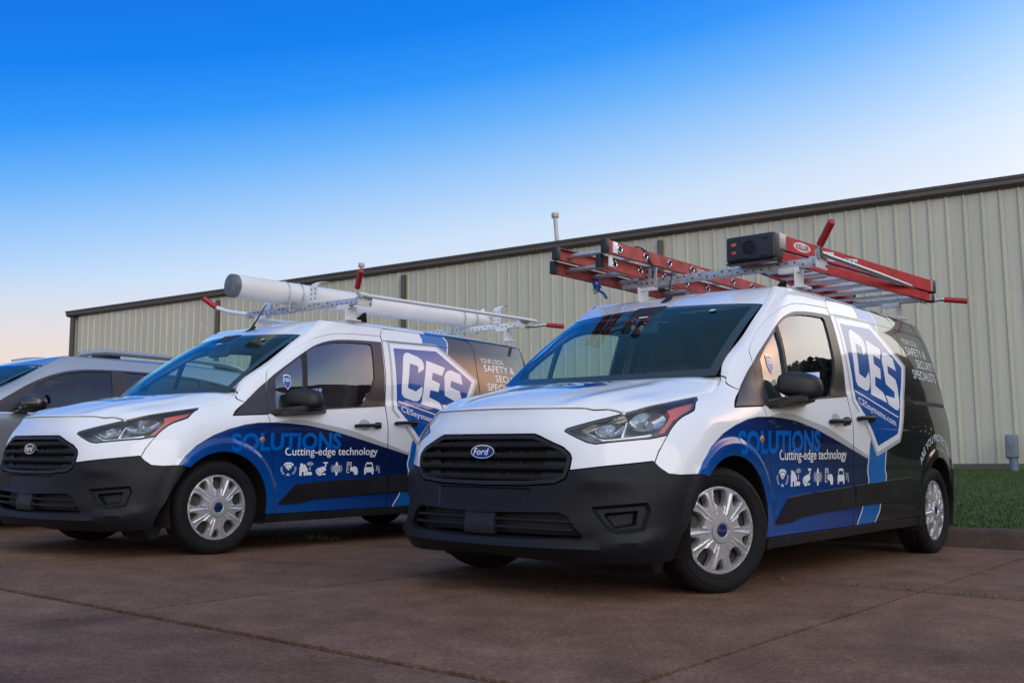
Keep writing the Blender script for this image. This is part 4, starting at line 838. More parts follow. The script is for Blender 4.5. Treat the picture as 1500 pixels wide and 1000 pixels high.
# =============================================================== place frame: U along the vans (away from the camera), Wd along the row (to the left)
U2=np.array((.62,.785)); U2/=np.linalg.norm(U2); W2=np.array((-U2[1],U2[0]))
def uw(u,w,z=0.): q=U2*u+W2*w; return (float(q[0]),float(q[1]),z)
def mat_concrete(name,c0,c1,c2,speck=.5,jit=True):
    m=bpy.data.materials.new(name); m.use_nodes=True; t=m.node_tree; b=t.nodes['Principled BSDF']; L=t.links.new
    g=nd(t,'ShaderNodeNewGeometry'); 
    def noise(sc,det=5,rough=.6):
        n=nd(t,'ShaderNodeTexNoise'); n.inputs['Scale'].default_value=sc; n.inputs['Detail'].default_value=det; n.inputs['Roughness'].default_value=rough; L(g.outputs['Position'],n.inputs['Vector']); return n
    n1=noise(.55,4); n2=noise(4.5,6,.7); n3=noise(46,3); n4=noise(150,2)
    rp=nd(t,'ShaderNodeValToRGB'); e=rp.color_ramp.elements; e[0].position=.32; e[0].color=(*c0,1); e[1].position=.70; e[1].color=(*c2,1); x=e.new(.5); x.color=(*c1,1)
    mx=nd(t,'ShaderNodeMath',operation='MULTIPLY_ADD'); L(n2.outputs[0],mx.inputs[0]); mx.inputs[1].default_value=.55; s=nd(t,'ShaderNodeMath',operation='MULTIPLY'); L(n1.outputs[0],s.inputs[0]); s.inputs[1].default_value=.45; L(s.outputs[0],mx.inputs[2]); L(mx.outputs[0],rp.inputs[0])
    col=rp.outputs[0]
    for nn,lo,hi,a,bb in ((n3,.38,.66,1-.34*speck,1+.42*speck),(n4,.36,.64,1-.45*speck,1+.6*speck)):
        r=nd(t,'ShaderNodeMapRange'); r.inputs[1].default_value=lo; r.inputs[2].default_value=hi; r.inputs[3].default_value=a; r.inputs[4].default_value=bb; L(nn.outputs[0],r.inputs[0])
        q=nd(t,'ShaderNodeMix',data_type='RGBA',blend_type='MULTIPLY'); q.inputs[0].default_value=1; L(col,q.inputs[6]); L(r.outputs[0],q.inputs[7]); col=q.outputs[2]
    if jit:
        oi=nd(t,'ShaderNodeObjectInfo'); r=nd(t,'ShaderNodeMapRange'); r.inputs[3].default_value=.88; r.inputs[4].default_value=1.12; L(oi.outputs['Random'],r.inputs[0]); q=nd(t,'ShaderNodeMix',data_type='RGBA',blend_type='MULTIPLY'); q.inputs[0].default_value=1; L(col,q.inputs[6]); L(r.outputs[0],q.inputs[7]); col=q.outputs[2]
    # oil and tyre stains with shapes of their own
    n5=noise(.9,2); r5=nd(t,'ShaderNodeMapRange'); r5.inputs[1].default_value=.56; r5.inputs[2].default_value=.72; r5.inputs[3].default_value=1; r5.inputs[4].default_value=.58; L(n5.outputs[0],r5.inputs[0]); q=nd(t,'ShaderNodeMix',data_type='RGBA',blend_type='MULTIPLY'); q.inputs[0].default_value=1; L(col,q.inputs[6]); L(r5.outputs[0],q.inputs[7]); col=q.outputs[2]
    L(col,b.inputs['Base Color']); b.inputs['Roughness'].default_value=.78; b.inputs['Specular IOR Level'].default_value=.25
    bp=nd(t,'ShaderNodeBump'); bp.inputs['Strength'].default_value=.55; bp.inputs['Distance'].default_value=.006; ad=nd(t,'ShaderNodeMath',operation='ADD'); L(n3.outputs[0],ad.inputs[0]); L(n4.outputs[0],ad.inputs[1]); L(ad.outputs[0],bp.inputs['Height']); L(bp.outputs[0],b.inputs['Normal']); MT[name]=m
mat_concrete('red_concrete',(.082,.039,.021),(.142,.073,.043),(.215,.126,.082),.72)
mat_concrete('kerb_concrete',(.045,.029,.022),(.062,.041,.032),(.085,.058,.047),.35)
mat_concrete('soil',(.004,.003,.002),(.007,.005,.004),(.011,.008,.006),.8,False)
mat_concrete('lawn_base',(.022,.040,.010),(.032,.058,.013),(.045,.070,.02),.8,False)
mat_concrete('far_ground',(.06,.055,.035),(.08,.07,.05),(.10,.085,.06),.4,False)
def mat_siding():
    m=mat('tan_siding',(.50,.485,.375),.42,coat=.15); t=m.node_tree; b=t.nodes['Principled BSDF']; L=t.links.new
    tc=nd(t,'ShaderNodeNewGeometry'); mp=nd(t,'ShaderNodeMapping'); mp.inputs['Scale'].default_value=(2.2,2.2,.16); L(tc.outputs['Position'],mp.inputs[0]); n=nd(t,'ShaderNodeTexNoise'); n.inputs['Scale'].default_value=2.4; n.inputs['Detail'].default_value=7; L(mp.outputs[0],n.inputs['Vector'])
    oi=nd(t,'ShaderNodeObjectInfo'); r0=nd(t,'ShaderNodeMapRange'); r0.inputs[3].default_value=.965; r0.inputs[4].default_value=1.03; L(oi.outputs['Random'],r0.inputs[0])
    r=nd(t,'ShaderNodeMapRange'); r.inputs[1].default_value=.3; r.inputs[2].default_value=.7; r.inputs[3].default_value=.94; r.inputs[4].default_value=1.05; L(n.outputs[0],r.inputs[0])
    mm=nd(t,'ShaderNodeMath',operation='MULTIPLY'); L(r.outputs[0],mm.inputs[0]); L(r0.outputs[0],mm.inputs[1])
    q=nd(t,'ShaderNodeMix',data_type='RGBA',blend_type='MULTIPLY'); q.inputs[0].default_value=1; q.inputs[6].default_value=(.50,.485,.375,1); L(mm.outputs[0],q.inputs[7]); L(q.outputs[2],b.inputs['Base Color'])
mat_siding()
def mat_leaf(name,ca,cb):
    m=bpy.data.materials.new(name); m.use_nodes=True; t=m.node_tree; b=t.nodes['Principled BSDF']; L=t.links.new
    g=nd(t,'ShaderNodeNewGeometry'); rp=nd(t,'ShaderNodeValToRGB'); e=rp.color_ramp.elements; e[0].color=(*ca,1); e[1].color=(*cb,1); L(g.outputs['Random Per Island'],rp.inputs[0]); L(rp.outputs[0],b.inputs['Base Color']); b.inputs['Roughness'].default_value=.65; MT[name]=m
mat_leaf('grass_green',(.030,.062,.010),(.078,.130,.024)); mat_leaf('weed_green',(.05,.075,.025),(.11,.12,.05)); mat_leaf('tree_leaf',(.010,.018,.008),(.022,.034,.014)); mat('bark',(.02,.016,.012),.9)
# =============================================================== ground
tag(pydata('ground',[(-900,-900,-.02),(900,-900,-.02),(900,900,-.02),(-900,900,-.02)],[(0,1,2,3)],'far_ground',smooth=0),kind='structure')
lot=pydata('parking_lot',[uw(-9,-22,-.012),uw(8.42,-22,-.012),uw(8.42,26,-.012),uw(-9,26,-.012)],[(0,1,2,3)],'soil',smooth=0); tag(lot,kind='structure')
def slab(u0,u1,w0,w1,gu0=.006,gu1=.006,gw0=.006,gw1=.006,dz=0.):
    bm=bmesh.new(); nu,nw=10,8; a=[(u0+gu0)+(u1-u0-gu0-gu1)*i/nu for i in range(nu+1)]; b=[(w0+gw0)+(w1-w0-gw0-gw1)*i/nw for i in range(nw+1)]
    vs=[[bm.verts.new(uw(x+(random.uniform(-.0035,.0035) if 0<i<nu else random.uniform(-.002,.002)) ,y+random.uniform(-.002,.002),0)) for j,y in enumerate(b)] for i,x in enumerate(a)]
    fs=[bm.faces.new((vs[i][j],vs[i+1][j],vs[i+1][j+1],vs[i][j+1])) for i in range(nu) for j in range(nw)]
    bmesh.ops.recalc_face_normals(bm,faces=bm.faces)
    be=[e for e in bm.edges if len(e.link_faces)==1]; ex=bmesh.ops.extrude_edge_only(bm,edges=be)
    for v in ex['geom']:
        if isinstance(v,bmesh.types.BMVert): v.co.z-=.10
    bm.faces.ensure_lookup_table()
    if bm.faces[0].normal.z<0: bmesh.ops.reverse_faces(bm,faces=bm.faces[:])
    o=from_bm('concrete_slab',bm,'red_concrete',lot,smooth=30); return o
UL=[-5.6,-3.0,-.4,2.35,5.35,8.40]; WL=[-17.07,-14.74,-12.41,-10.08,-7.75,-5.42,-3.09,-.76,1.574,3.90,6.23,8.56,10.89,13.22,15.55,17.88]
for i in range(len(UL)-1):
    for j in range(len(WL)-1):
        wide=.011 if UL[i]==2.35 or UL[i+1]==2.35 else .006
        slab(UL[i],UL[i+1],WL[j],WL[j+1],gu0=.024 if UL[i]==2.35 else .013,gu1=.024 if UL[i+1]==2.35 else .013,gw0=.011,gw1=.011)
# loose grit lying on the slabs
n_=2600; q=np.stack([rng.uniform(-4.5,5.5,n_),2.6+rng.gamma(1.4,1.5,n_)],1); V=[];F=[]; BASE=[(1,0,0),(0,1,0),(-1,0,0),(0,-1,0),(0,0,1)]
for (x,y) in q:
    r=random.uniform(.0018,.0048)*(1.8 if random.random()<.04 else 1); a=random.uniform(0,6.28); b=len(V)
    for (u,v,w) in BASE: V.append((x+(u*math.cos(a)-v*math.sin(a))*r*random.uniform(.7,1.3),y+(u*math.sin(a)+v*math.cos(a))*r*random.uniform(.7,1.3),.0003+w*r*.8))
    F+= [(b,b+1,b+4),(b+1,b+2,b+4),(b+2,b+3,b+4),(b+3,b,b+4)]
mat('grit',(.13,.085,.062),.9); tag(pydata('gravel',V,F,'grit',smooth=0),'fine loose grit scattered on the red concrete slabs','gravel',kind='stuff')
# kerb: polyline, bends at the right
KP=[np.array(uw(8.42,24)[:2]),np.array(uw(8.42,4.25)[:2]),np.array((3.42,8.09)),np.array((4.6,7.70)),np.array((8.5,6.5)),np.array((16,4.4))]
KP[1]=np.array((2.55,8.72))
kl=[]
for a,b in zip(KP,KP[1:]):
    n=max(1,int(np.hypot(*(b-a))/2.4)); kl+= [a+(b-a)*k/n for k in range(n)]
kl.append(KP[-1])
kerb=empty('kerb'); tag(kerb,kind='structure')
for a,b in zip(kl,kl[1:]):
    d=(b-a)/np.hypot(*(b-a)); nrm=np.array((d[1],-d[0])); nrm=nrm if nrm@np.array((-.3,-1))>0 else -nrm; a2=a+d*.004; b2=b-d*.004
    prof=[(0,0),(.012,.115),(-.010,.135),(-.150,.140),(-.155,-.05),(0,-.05)]; prof=[(0,-.03),(-.012,.112),(-.035,.135),(-.165,.138),(-.17,-.03)]
    bm=bmesh.new(); bm_prism(bm,[(*(a2+nrm*p),z) for p,z in prof],(*(b2-a2),0),bev=.006); from_bm('kerb_stone',bm,'kerb_concrete',kerb)
# grass bank rising from the kerb to the building
BD=np.array((-.839,.545)); BD/=np.linalg.norm(BD); BP=np.array((8.29,18.1)); BN=np.array((-BD[1],BD[0])); BN=BN if BN[1]>0 else -BN      # wall direction, a point on it, inward normal
def kerb_dist(p):
    best=9e9
    for a,b in zip(KP,KP[1:]):
        t=np.clip(((p-a)@(b-a))/((b-a)@(b-a)),0,1); best=min(best,np.hypot(*(p-a-(b-a)*t)))
    return best
ZB=.545
def bank(p):
    k=kerb_dist(p); w=max(0,(BP-p)@BN); return .125+(ZB-.125)*min(1,max(0,(k-.15))/(max(k+w,.01)))**.9
V=[];F=[];ks=[KP[0]]+kl[1:]; nr=14
for a in kl:
    t=(BP-a)@BN; foot=a+BN*(t+.3)     # strip from the kerb back to the wall
    for j in range(nr+1):
        q=a+(foot-a)*j/nr
        if j==0: q=a+(foot-a)/np.hypot(*(foot-a))*.10
        V.append((*q,bank(q) if j else .118))
n=len(kl)
for i in range(n-1):
    for j in range(nr): F.append((i*(nr+1)+j,(i+1)*(nr+1)+j,(i+1)*(nr+1)+j+1,i*(nr+1)+j+1))
lw=pydata('grass_bank',V,F,'lawn_base',smooth=60); tag(lw,kind='structure')
me=lw.data
if sum(p.normal.z for p in me.polygons)<0: me.flip_normals()
# blades: dense where the photograph looks, one object
def blades(name,pts,h,w,material,lean=.35):
    n=len(pts); ang=rng.uniform(0,2*np.pi,n); hh=h*rng.uniform(.55,1.25,n); ln=rng.normal(0,lean,(n,2))*hh[:,None]; dx=np.cos(ang)*w; dy=np.sin(ang)*w
    V=np.zeros((n,5,3)); V[:,0]=pts+np.stack([-dx,-dy,0*dx],1); V[:,1]=pts+np.stack([dx,dy,0*dx],1); mid=pts+np.concatenate([ln*.35,hh[:,None]*.6],1); V[:,2]=mid+np.stack([-dx,-dy,0*dx],1)*.7; V[:,3]=mid+np.stack([dx,dy,0*dx],1)*.7; V[:,4]=pts+np.concatenate([ln,hh[:,None]],1)
    b=np.arange(n)*5; me=bpy.data.meshes.new(name); Q=np.stack([b,b+1,b+3,b+2],1); T=np.stack([b+2,b+3,b+4],1)
    me.from_pydata(V.reshape(-1,3).tolist(),[],Q.tolist()+T.tolist()); me.update(); return link(name,me,material)
P=[]
for (x0,x1,y0,y1,dens_) in ((3.0,8.0,7.2,11.0,3200),(4.0,12.0,11.0,19.0,1000),(-14,3.0,8.8,30,14)):
    k=int((x1-x0)*(y1-y0)*dens_); q=np.stack([rng.uniform(x0,x1,k),rng.uniform(y0,y1,k)],1); P.append(q)
P=np.concatenate(P); kd=np.full(len(P),9e9); front=np.ones(len(P),bool)
for a,b in zip(KP,KP[1:]):
    t=np.clip(((P-a)@(b-a))/((b-a)@(b-a)),0,1); dd=P-a-(b-a)*t[:,None]; dist=np.hypot(*dd.T); c=(dd@np.array((.3,1)))>0; upd=dist<kd; front[upd]=c[upd]; kd=np.minimum(kd,dist)
wd=(BP-P)@BN; ok=front&(kd>.17)&(wd>.02); P=P[ok]; kd=kd[ok]; wd=wd[ok]; Z=.125+(ZB-.125)*np.clip((kd-.15)/(kd+wd),0,1)**.9
far=np.hypot(*P.T)
tag(blades('grass',np.stack([P[:,0],P[:,1],Z-.005],1),.034,.0036,'grass_green',.55),'short green lawn grass on the bank between kerb and metal building','grass',kind='stuff')
# weeds in the joints
def tuft(c,n,sp,h,label):
    c=np.array(c); q=np.concatenate([rng.normal(0,1,(n,2))*sp,np.zeros((n,1))],1); o=blades('weed_tuft',q,h,.0028,'weed_green',.6); o.location=(*c,0.0); return tag(o,label,'weed','weeds growing in the pavement joints')
tuft(uw(5.35,6.2)[:2],110,np.array((.10,.05)),.045,'small weed tuft in the concrete joint between the two vans')
tuft(uw(5.35,6.7)[:2],60,np.array((.12,.05)),.032,'sparse weeds in the concrete joint under the left van')
tuft((-4.72,9.5),150,np.array((.22,.10)),.06,'dry grassy weed clump on the ground before the silver crossover')


WQ=np.concatenate([np.stack([*(np.array([U2*(5.35+random.gauss(0,.006))+W2*random.choice(np.linspace(-1.6,3.4,38)) for _ in range(320)])+rng.normal(0,.018,(320,2))).T,np.zeros(320)],1)])
wj=blades('weed_growth',WQ,.022,.0028,'weed_green',.6); tag(wj,'short green weeds growing along the concrete joint beside the right van','weeds',kind='stuff')
# =============================================================== metal building
BR=R(1.0)
bld=empty('metal_building',(float(BP[0]),float(BP[1]),ZB),math.atan2(BD[1],BD[0])); bld.rotation_euler=(Matrix.Rotation(-BR,4,'Y')@Matrix.Rotation(math.atan2(BD[1],BD[0]),4,'Z')).to_euler()
tag(bld,'long tan ribbed metal building with dark bronze eave trim behind the vans','building')
HW=5.06; T0,T1=-6.0,27.2; PITCH=.3048      # local x runs along the wall to the left, local y points away from... the outside is +y*ys
ys=1 if (np.array((-BD[1],BD[0]))@BN)<0 else -1   # outward local y sign
prof=[(0,0),(.030,0),(.045,.030),(.075,.030),(.090,0),(.150,0),(.150,.0),(.162,.0018),(.174,0),(.235,0),(.247,.0018),(.259,0),(PITCH-.003,0)]
V=[];F=[]
for zz in (.10,HW): V+= [(x,ys*y,zz) for x,y in prof]
m=len(prof)
for i in range(m-1): F.append((i,i+1,m+i+1,m+i) if ys<0 else (i+1,i,m+i,m+i+1))
wp=pydata('wall_panel',V,F,'tan_siding',bld,smooth=0); k=0
npan=int((T1-T0)/PITCH)
for i in range(npan):
    o=wp if i==0 else wp.copy()
    if i: COL.objects.link(o)
    o.location=(T0+i*PITCH,random.uniform(-.002,.002),0)
def bbox_part(name,size,loc,material,bev=.006,parent=bld):
    bm=bmesh.new(); bm_box(bm,size,loc,bev=bev); return from_bm(name,bm,material,parent)
L_=T1-T0; xc=(T0+T1)/2
bbox_part('foundation',(L_+.1,.20,.40),(xc,-ys*.07,-.10),'foundation')
bm=bmesh.new(); pr=[(0,HW-.02),(.07,HW-.02),(.145,HW+.03),(.145,HW+.105),(.165,HW+.12),(.165,HW+.165),(.15,HW+.175),(0,HW+.18),(-.25,HW+.19),(-.25,HW)]
bm_prism(bm,[(T0,ys*y,z) for y,z in pr],(L_+.22,0,0)); from_bm('eave_gutter',bm,'bronze_trim',bld,smooth=20)
bbox_part('gutter_lip',(L_+.22,.012,.018),(xc+.11,ys*.172,HW+.160),'bronze_trim',.002)
bbox_part('corner_trim',(.20,.06,HW-.05),(T1+.02,ys*.015,HW/2+.05),'bronze_trim')
bbox_part('back_wall_shell',(L_,.10,HW+.1),(xc,-ys*14,HW/2),'tan_siding')
bbox_part('end_wall',(.10,13.9,HW+.1),(T1-.02,-ys*7,HW/2),'tan_siding'); bbox_part('end_wall',(.10,13.9,HW+.1),(T0+.02,-ys*7,HW/2),'tan_siding')
V=[(T0-.1,ys*.0,HW+.19),(T1+.2,ys*0,HW+.19),(T1+.2,-ys*7,HW+.51),(T0-.1,-ys*7,HW+.51),(T1+.2,-ys*14.1,HW+.15),(T0-.1,-ys*14.1,HW+.15)]
pydata('roof',V,[(0,1,2,3),(3,2,4,5)],'bronze_trim',bld,smooth=0)
for t in (5.93,13.07,20.05,-3.4):
    dsp=bbox_part('downspout',(.105,.085,HW-.25),(t,ys*.075,HW/2+.0),'bronze_trim',.008)
    bbox_part('downspout_strap',(.135,.03,.03),(t,ys*.10,HW*.55),'bronze_trim',.004,dsp)
bbox_part('wall_flashing',(.07,.012,HW-.2),(13.30,ys*.036,HW/2+.05),'tan_siding',.003); bbox_part('wall_flashing',(.07,.012,HW-.2),(20.28,ys*.036,HW/2+.05),'tan_siding',.003)
def on_wall(px): # wall coordinate seen at photo column px
    c=(px-750)/1461.586; return (BP[0]-c*BP[1])/(c*BD[1]-BD[0])
for px,z,h,r,lab in ((801,.40,.96,.052,'tall round metal vent pipe with cap on the building roof'),(501,.42,.42,.05,'short roof vent with a low cap on the building roof')):
    t=on_wall(px); back=1.2
    bm=bmesh.new(); b0=HW+.16; bm_tube(bm,[(0,0,0),(.07,0,h)],r,16); v=from_bm('roof_vent',bm,'vent_metal',None); Mw=bld.matrix_basis
    v.matrix_world=Matrix.Translation(Vector((BP[0],BP[1],ZB)))@bld.rotation_euler.to_matrix().to_4x4()@Matrix.Translation((t+.3,-ys*back,b0)); tag(v,lab,'vent')
    bm=bmesh.new(); bm_lathe(bm,[(.01,h+.10),(r*1.75,h+.095),(r*1.8,h+.0),(r*1.6,h-.02),(r*.8,h-.02)],20,'Z',center=(.07,0,0)); from_bm('vent_cap',bm,'vent_metal',v); bm=bmesh.new(); bm_lathe(bm,[(r*1.2,.06),(r*2.2,-.02)],20,'Z'); from_bm('vent_boot',bm,'rubber',v)
# meter pedestal by the wall
t=on_wall(1485); ped=empty('utility_pedestal'); ped.matrix_world=Matrix.Translation(Vector((BP[0],BP[1],ZB)))@Matrix.Rotation(math.atan2(BD[1],BD[0]),4,'Z')@Matrix.Translation((t,ys*.45,0)); tag(ped,'grey utility pedestal with rounded top beside the building wall','utility box')
bm=bmesh.new(); bm_box(bm,(.20,.17,.42),(0,0,.40),bev=.045,seg=3); from_bm('box',bm,'utility_gray',ped); bm=bmesh.new(); bm_tube(bm,[(-.02,0,-.12),(-.02,0,.22)],.075,14); from_bm('post',bm,'pipe_blue_gray',ped); bm=bmesh.new(); bm_box(bm,(.215,.18,.03),(0,0,.24),bev=.008); bm_box(bm,(.03,.02,.08),(.02,ys*.09,.42),bev=.004); from_bm('collar',bm,'utility_gray',ped)
# trees along the far right, seen only in the paint and glass of the vans
V=[];F=[]
for k in range(64):
    a=34+k*1.75+random.uniform(-.5,.5); d=random.uniform(46,58); x,y=math.sin(R(a))*d,math.cos(R(a))*d; f=min(1,max(0,(a-67)/7)); g=min(1,max(0,(128-a)/22))
    el=(14.2*(1-f)+20.0*f)*(.45+.55*g)*(.62+.38*min(1,max(0,(a-38)/14)))+random.uniform(-1.3,.5); h=d*math.tan(R(el)); r=random.uniform(3.2,4.6)
    n_=1000; q=rng.normal(0,.42,(n_,2)); zz=h*(1-np.abs(rng.normal(0,.33,n_))); sz=rng.uniform(.22,.62,n_); z_=np.maximum(.3,zz-sz*.5); w_=r*(1-.55*(z_/h)**2)
    c=np.stack([x+q[:,0]*w_,y+q[:,1]*w_,z_],1); d1=rng.normal(0,1,(n_,3)); d1/=np.linalg.norm(d1,axis=1)[:,None]; d2=np.cross(d1,rng.normal(0,1,(n_,3))); d2/=np.linalg.norm(d2,axis=1)[:,None]; s1=sz[:,None]
    b=len(V); V+=np.stack([c+d1*s1,c+d2*s1,c-d1*s1,c-d2*s1],1).reshape(-1,3).tolist(); F+=[(b+4*i,b+4*i+1,b+4*i+2,b+4*i+3) for i in range(n_)]
    for i in range(26):
        b=len(V); c=(x+random.uniform(-3,3),y+random.uniform(-3,3)); s=random.uniform(.9,1.6); V+= [(c[0]-s,c[1],0),(c[0]+s,c[1]-.6,0),(c[0]+s*.7,c[1]+.3,random.uniform(1.5,4.2)),(c[0]-s*.6,c[1],random.uniform(1.5,4.0))]; F.append((b,b+1,b+2,b+3))
tag(pydata('treeline',V,F,'tree_leaf',smooth=0),'dark distant tree line mirrored in the windows of the vans','trees',kind='stuff')
# =============================================================== vans
V1POS=((0.431,5.638,0),R(-131.001)); V2POS=((-2.628,7.309,0),R(-128.991))
van=build_van(); van.location=V1POS[0]; van.rotation_euler=(0,0,V1POS[1])
van2=copy_tree(van); van2.location=V2POS[0]; van2.rotation_euler=(0,0,V2POS[1])
GV='wrapped service vans parked side by side'
tag(van,'nearer white service van with blue and black wrap carrying red ladders','van',GV); tag(van2,'further white service van with blue and black wrap carrying a white tube','van',GV)
add_wheels(van,R(20.85)); add_wheels(van2,R(3.9))
def rack(root,white,yr,yl):
    """drop-down ladder rack bolted to the roof; part of the van"""
    rk=empty('ladder_rack'); rk.parent=root
    bar='rack_white' if white else 'galvanised'
    for x,z,y0,y1 in ((-1.26,1.872,-.62,.80),(-3.45,1.935,-.66,.70)):
        bm=bmesh.new(); bm_box(bm,(.045,y1-y0,.052),(x,(y0+y1)/2,z),bev=.006)
        from_bm('crossbar',bm,'aluminium' if x>-2 and white else bar,rk)
        for yy in ((-.47,.69) if x>-2 else (-.50,.52)):
            sg=1 if yy>0 else -1; bm=bmesh.new(); bm_box(bm,(.12,.012,.115),(x-.02,yy,z-.085),bev=.003); bm_box(bm,(.13,.07,.012),(x-.02,yy+sg*.02,z-.145),bev=.003); bm_box(bm,(.05,.14,.035),(x,yy-sg*.05,z-.035),bev=.004); f=from_bm('rack_foot',bm,'rack_white' if True else bar,rk)
        for n_ in np.linspace(y0+.1,y1-.1,12): pass
        bm=bmesh.new()
        for q in np.linspace(y0+.06,y1-.06,24): bm_box(bm,(.004,.010,.010),(x+.0235,q,z+random.choice((-.009,.009))))
        tag(from_bm('bar_holes',bm,'dark_inner',rk),kind='stuff')
    # clamp plates, rotating grip tube and red handles on the kerb side
    for x,z,y in ((-1.30,1.885,.83),(-3.50,1.955,.70)):
        bm=bmesh.new(); bm_box(bm,(.15,.014,.105),(x,y,z),bev=.006); bm_box(bm,(.10,.06,.05),(x,y-.03,z),bev=.005); p=from_bm('clamp_plate',bm,'rack_white',rk)
        bm=bmesh.new()
        for a,b in ((-.05,.03),(.05,.03),(-.05,-.03)): bm_tube(bm,[(x+a,y+.004,z+b),(x+a,y+.013,z+b)],.008,8)
        from_bm('clamp_bolt',bm,'ladder_black',p)
        V,F=text_shape('RACK' if False else 'SAFE RACK',.02); 
    bm=bmesh.new(); bm_tube(bm,[(-1.20,.845,1.925),(-1.32,.865,1.912),(-2.3,.815,1.945),(-3.42,.735,1.985),(-3.66,.72,1.99)],.0165,12); from_bm('grip_tube',bm,'rack_white' if white else 'aluminium',rk)
    bm=bmesh.new(); bm_tube(bm,[(-1.24,.85,1.90),(-1.20,.865,1.915),(-1.175,.875,1.935),(-1.165,.885,1.965)],.0175,12); h=from_bm('handle_stem',bm,'rack_white' if white else 'aluminium',rk)
    bm=bmesh.new(); bm_tube(bm,[(-1.168,.882,1.957),(-1.107,.985,2.072),(-1.103,.990,2.077)],[.0235,.0235,.015],12); from_bm('red_grip',bm,'red_grip',h)
    bm=bmesh.new(); bm_tube(bm,[(-3.50,.70,1.925),(-3.62,.725,1.935),(-3.72,.76,1.958),(-3.755,.79,1.958)],.0185,12,flat=.8); h=from_bm('handle_stem',bm,'aluminium',rk)
    bm=bmesh.new(); bm_tube(bm,[(-3.750,.785,1.958),(-3.808,.945,1.938)],.0225,12); from_bm('red_grip',bm,'red_grip',h)
    return rk
rk1=rack(van,False,0,0); rk2=rack(van2,True,0,0)
# plates that hold the load on the far side of each front bar
for rk_,ys_ in ((rk1,(-.02,)),(rk2,(.55,))):
    for y in ys_:
        if rk_ is rk1:
            bm=bmesh.new(); bm_box(bm,(.012,.15,.125),(-1.232,-.40,1.905),bev=.004); p=from_bm('ladder_stop',bm,'galvanised',rk_); bm=bmesh.new()
            for a in (-.045,0,.045):
                for b in (-.04,0,.04): bm_tube(bm,[(-1.226,-.40+a,1.905+b),(-1.224,-.40+a,1.905+b)],.008,8)
            tag(from_bm('stop_hole',bm,'dark_inner',p),kind='stuff')
for x,y,z in ((-1.235,.30,1.90),(-3.43,.42,1.965)):     # hooked plates beside the tube
    bm=bmesh.new(); pts=[(x,y,z),(x,y,z+.13),(x-.01,y+.015,z+.155),(x-.03,y+.04,z+.170),(x-.06,y+.075,z+.168)]
    V=[];F=[]
    for p in pts: V+= [(p[0]+.02,p[1]-.045,p[2]),(p[0]+.02,p[1]+.045,p[2]),(p[0]+.012,p[1]+.045,p[2]),(p[0]+.012,p[1]-.045,p[2])]
    for i in range(len(pts)-1):
        for j in range(4): F.append((4*i+j,4*i+(j+1)%4,4*i+4+(j+1)%4,4*i+4+j))
    bm.free(); p=pydata('load_hook',V,F,'rack_white',rk2,smooth=40); bm=bmesh.new()
    for a in (-.025,.025):
        for b in (.03,.07,.11): bm_tube(bm,[(x+.0195,y+a,z+b),(x+.0215,y+a,z+b)],.007,8)
    from_bm('hook_hole',bm,'dark_inner',p)
bm=bmesh.new(); bm_box(bm,(.03,.10,.07),(-1.25,-.33,1.93),bev=.004); from_bm('rack_bracket',bm,'rack_white',rk2)
bm=bmesh.new(); bm_tube(bm,smooth_line([(-1.30,-.60,1.885),(-1.22,-.66,1.89),(-1.12,-.74,1.905),(-1.04,-.79,1.935)],3),.018,12); h=from_bm('handle_stem',bm,'rack_white',rk2); bm=bmesh.new(); bm_tube(bm,[(-1.045,-.788,1.932),(-.96,-.86,2.01)],.0235,12); from_bm('red_grip',bm,'red_grip',h)
bm=bmesh.new(); bm_tube(bm,[(-1.30,-.55,1.835),(-2.2,-.45,1.85),(-3.4,-.45,1.88)],.02,10); from_bm('grip_tube',bm,'rack_white',rk2)
# maker's plate lettering on the rear clamps
for rk_ in (rk1,rk2):
    V,F=text_shape('WEATHER GUARD',.02); w=V[:,0].max(); pydata('plate_lettering',[(-3.455-a/w*.09,.7085,1.945+b*.022) for a,b in V],[f[::-1] for f in F],'red_grip' if rk_ is rk1 else 'ladder_black',rk_,smooth=0)
# =============================================================== white conduit carrier tube on the further van
def place(o,v): o.location=v.location; o.rotation_euler=v.rotation_euler; return o
tube=place(empty('carrier_tube'),van2); tag(tube,'long white plastic carrier tube with grey end cap on the left van rack','tube')
A=np.array((-.70,-.085,2.005)); Bq=np.array((-3.62,.02,2.045)); ax=(Bq-A)/np.linalg.norm(Bq-A)
bm=bmesh.new(); bm_tube(bm,[A,A+ax*.02,A+ax*1.25,A+ax*1.27,A+ax*1.7,A+ax*1.72,Bq],[.0925,.0945,.0945,.0925,.0925,.088,.088],36,caps=False); from_bm('tube_body',bm,'pvc_white',tube)
bm=bmesh.new(); bm_tube(bm,[A-ax*.014,A-ax*.010,A+ax*.03],[.088,.0955,.0955],36); from_bm('front_cap',bm,'pvc_cap_gray',tube)
bm=bmesh.new(); bm_tube(bm,[Bq-ax*.01,Bq+ax*.06,Bq+ax*.065],[.096,.096,.085],36); bm_tube(bm,[Bq+ax*.03+np.array((0,.09,.04)),Bq+ax*.10+np.array((0,.10,.05)),Bq+ax*.12+np.array((0,.10,.0))],.018,8); bm_tube(bm,[Bq+ax*.02+np.array((0,0,.09)),Bq+ax*.06+np.array((0,0,.115))],.02,8); from_bm('rear_cap',bm,'pvc_white',tube)
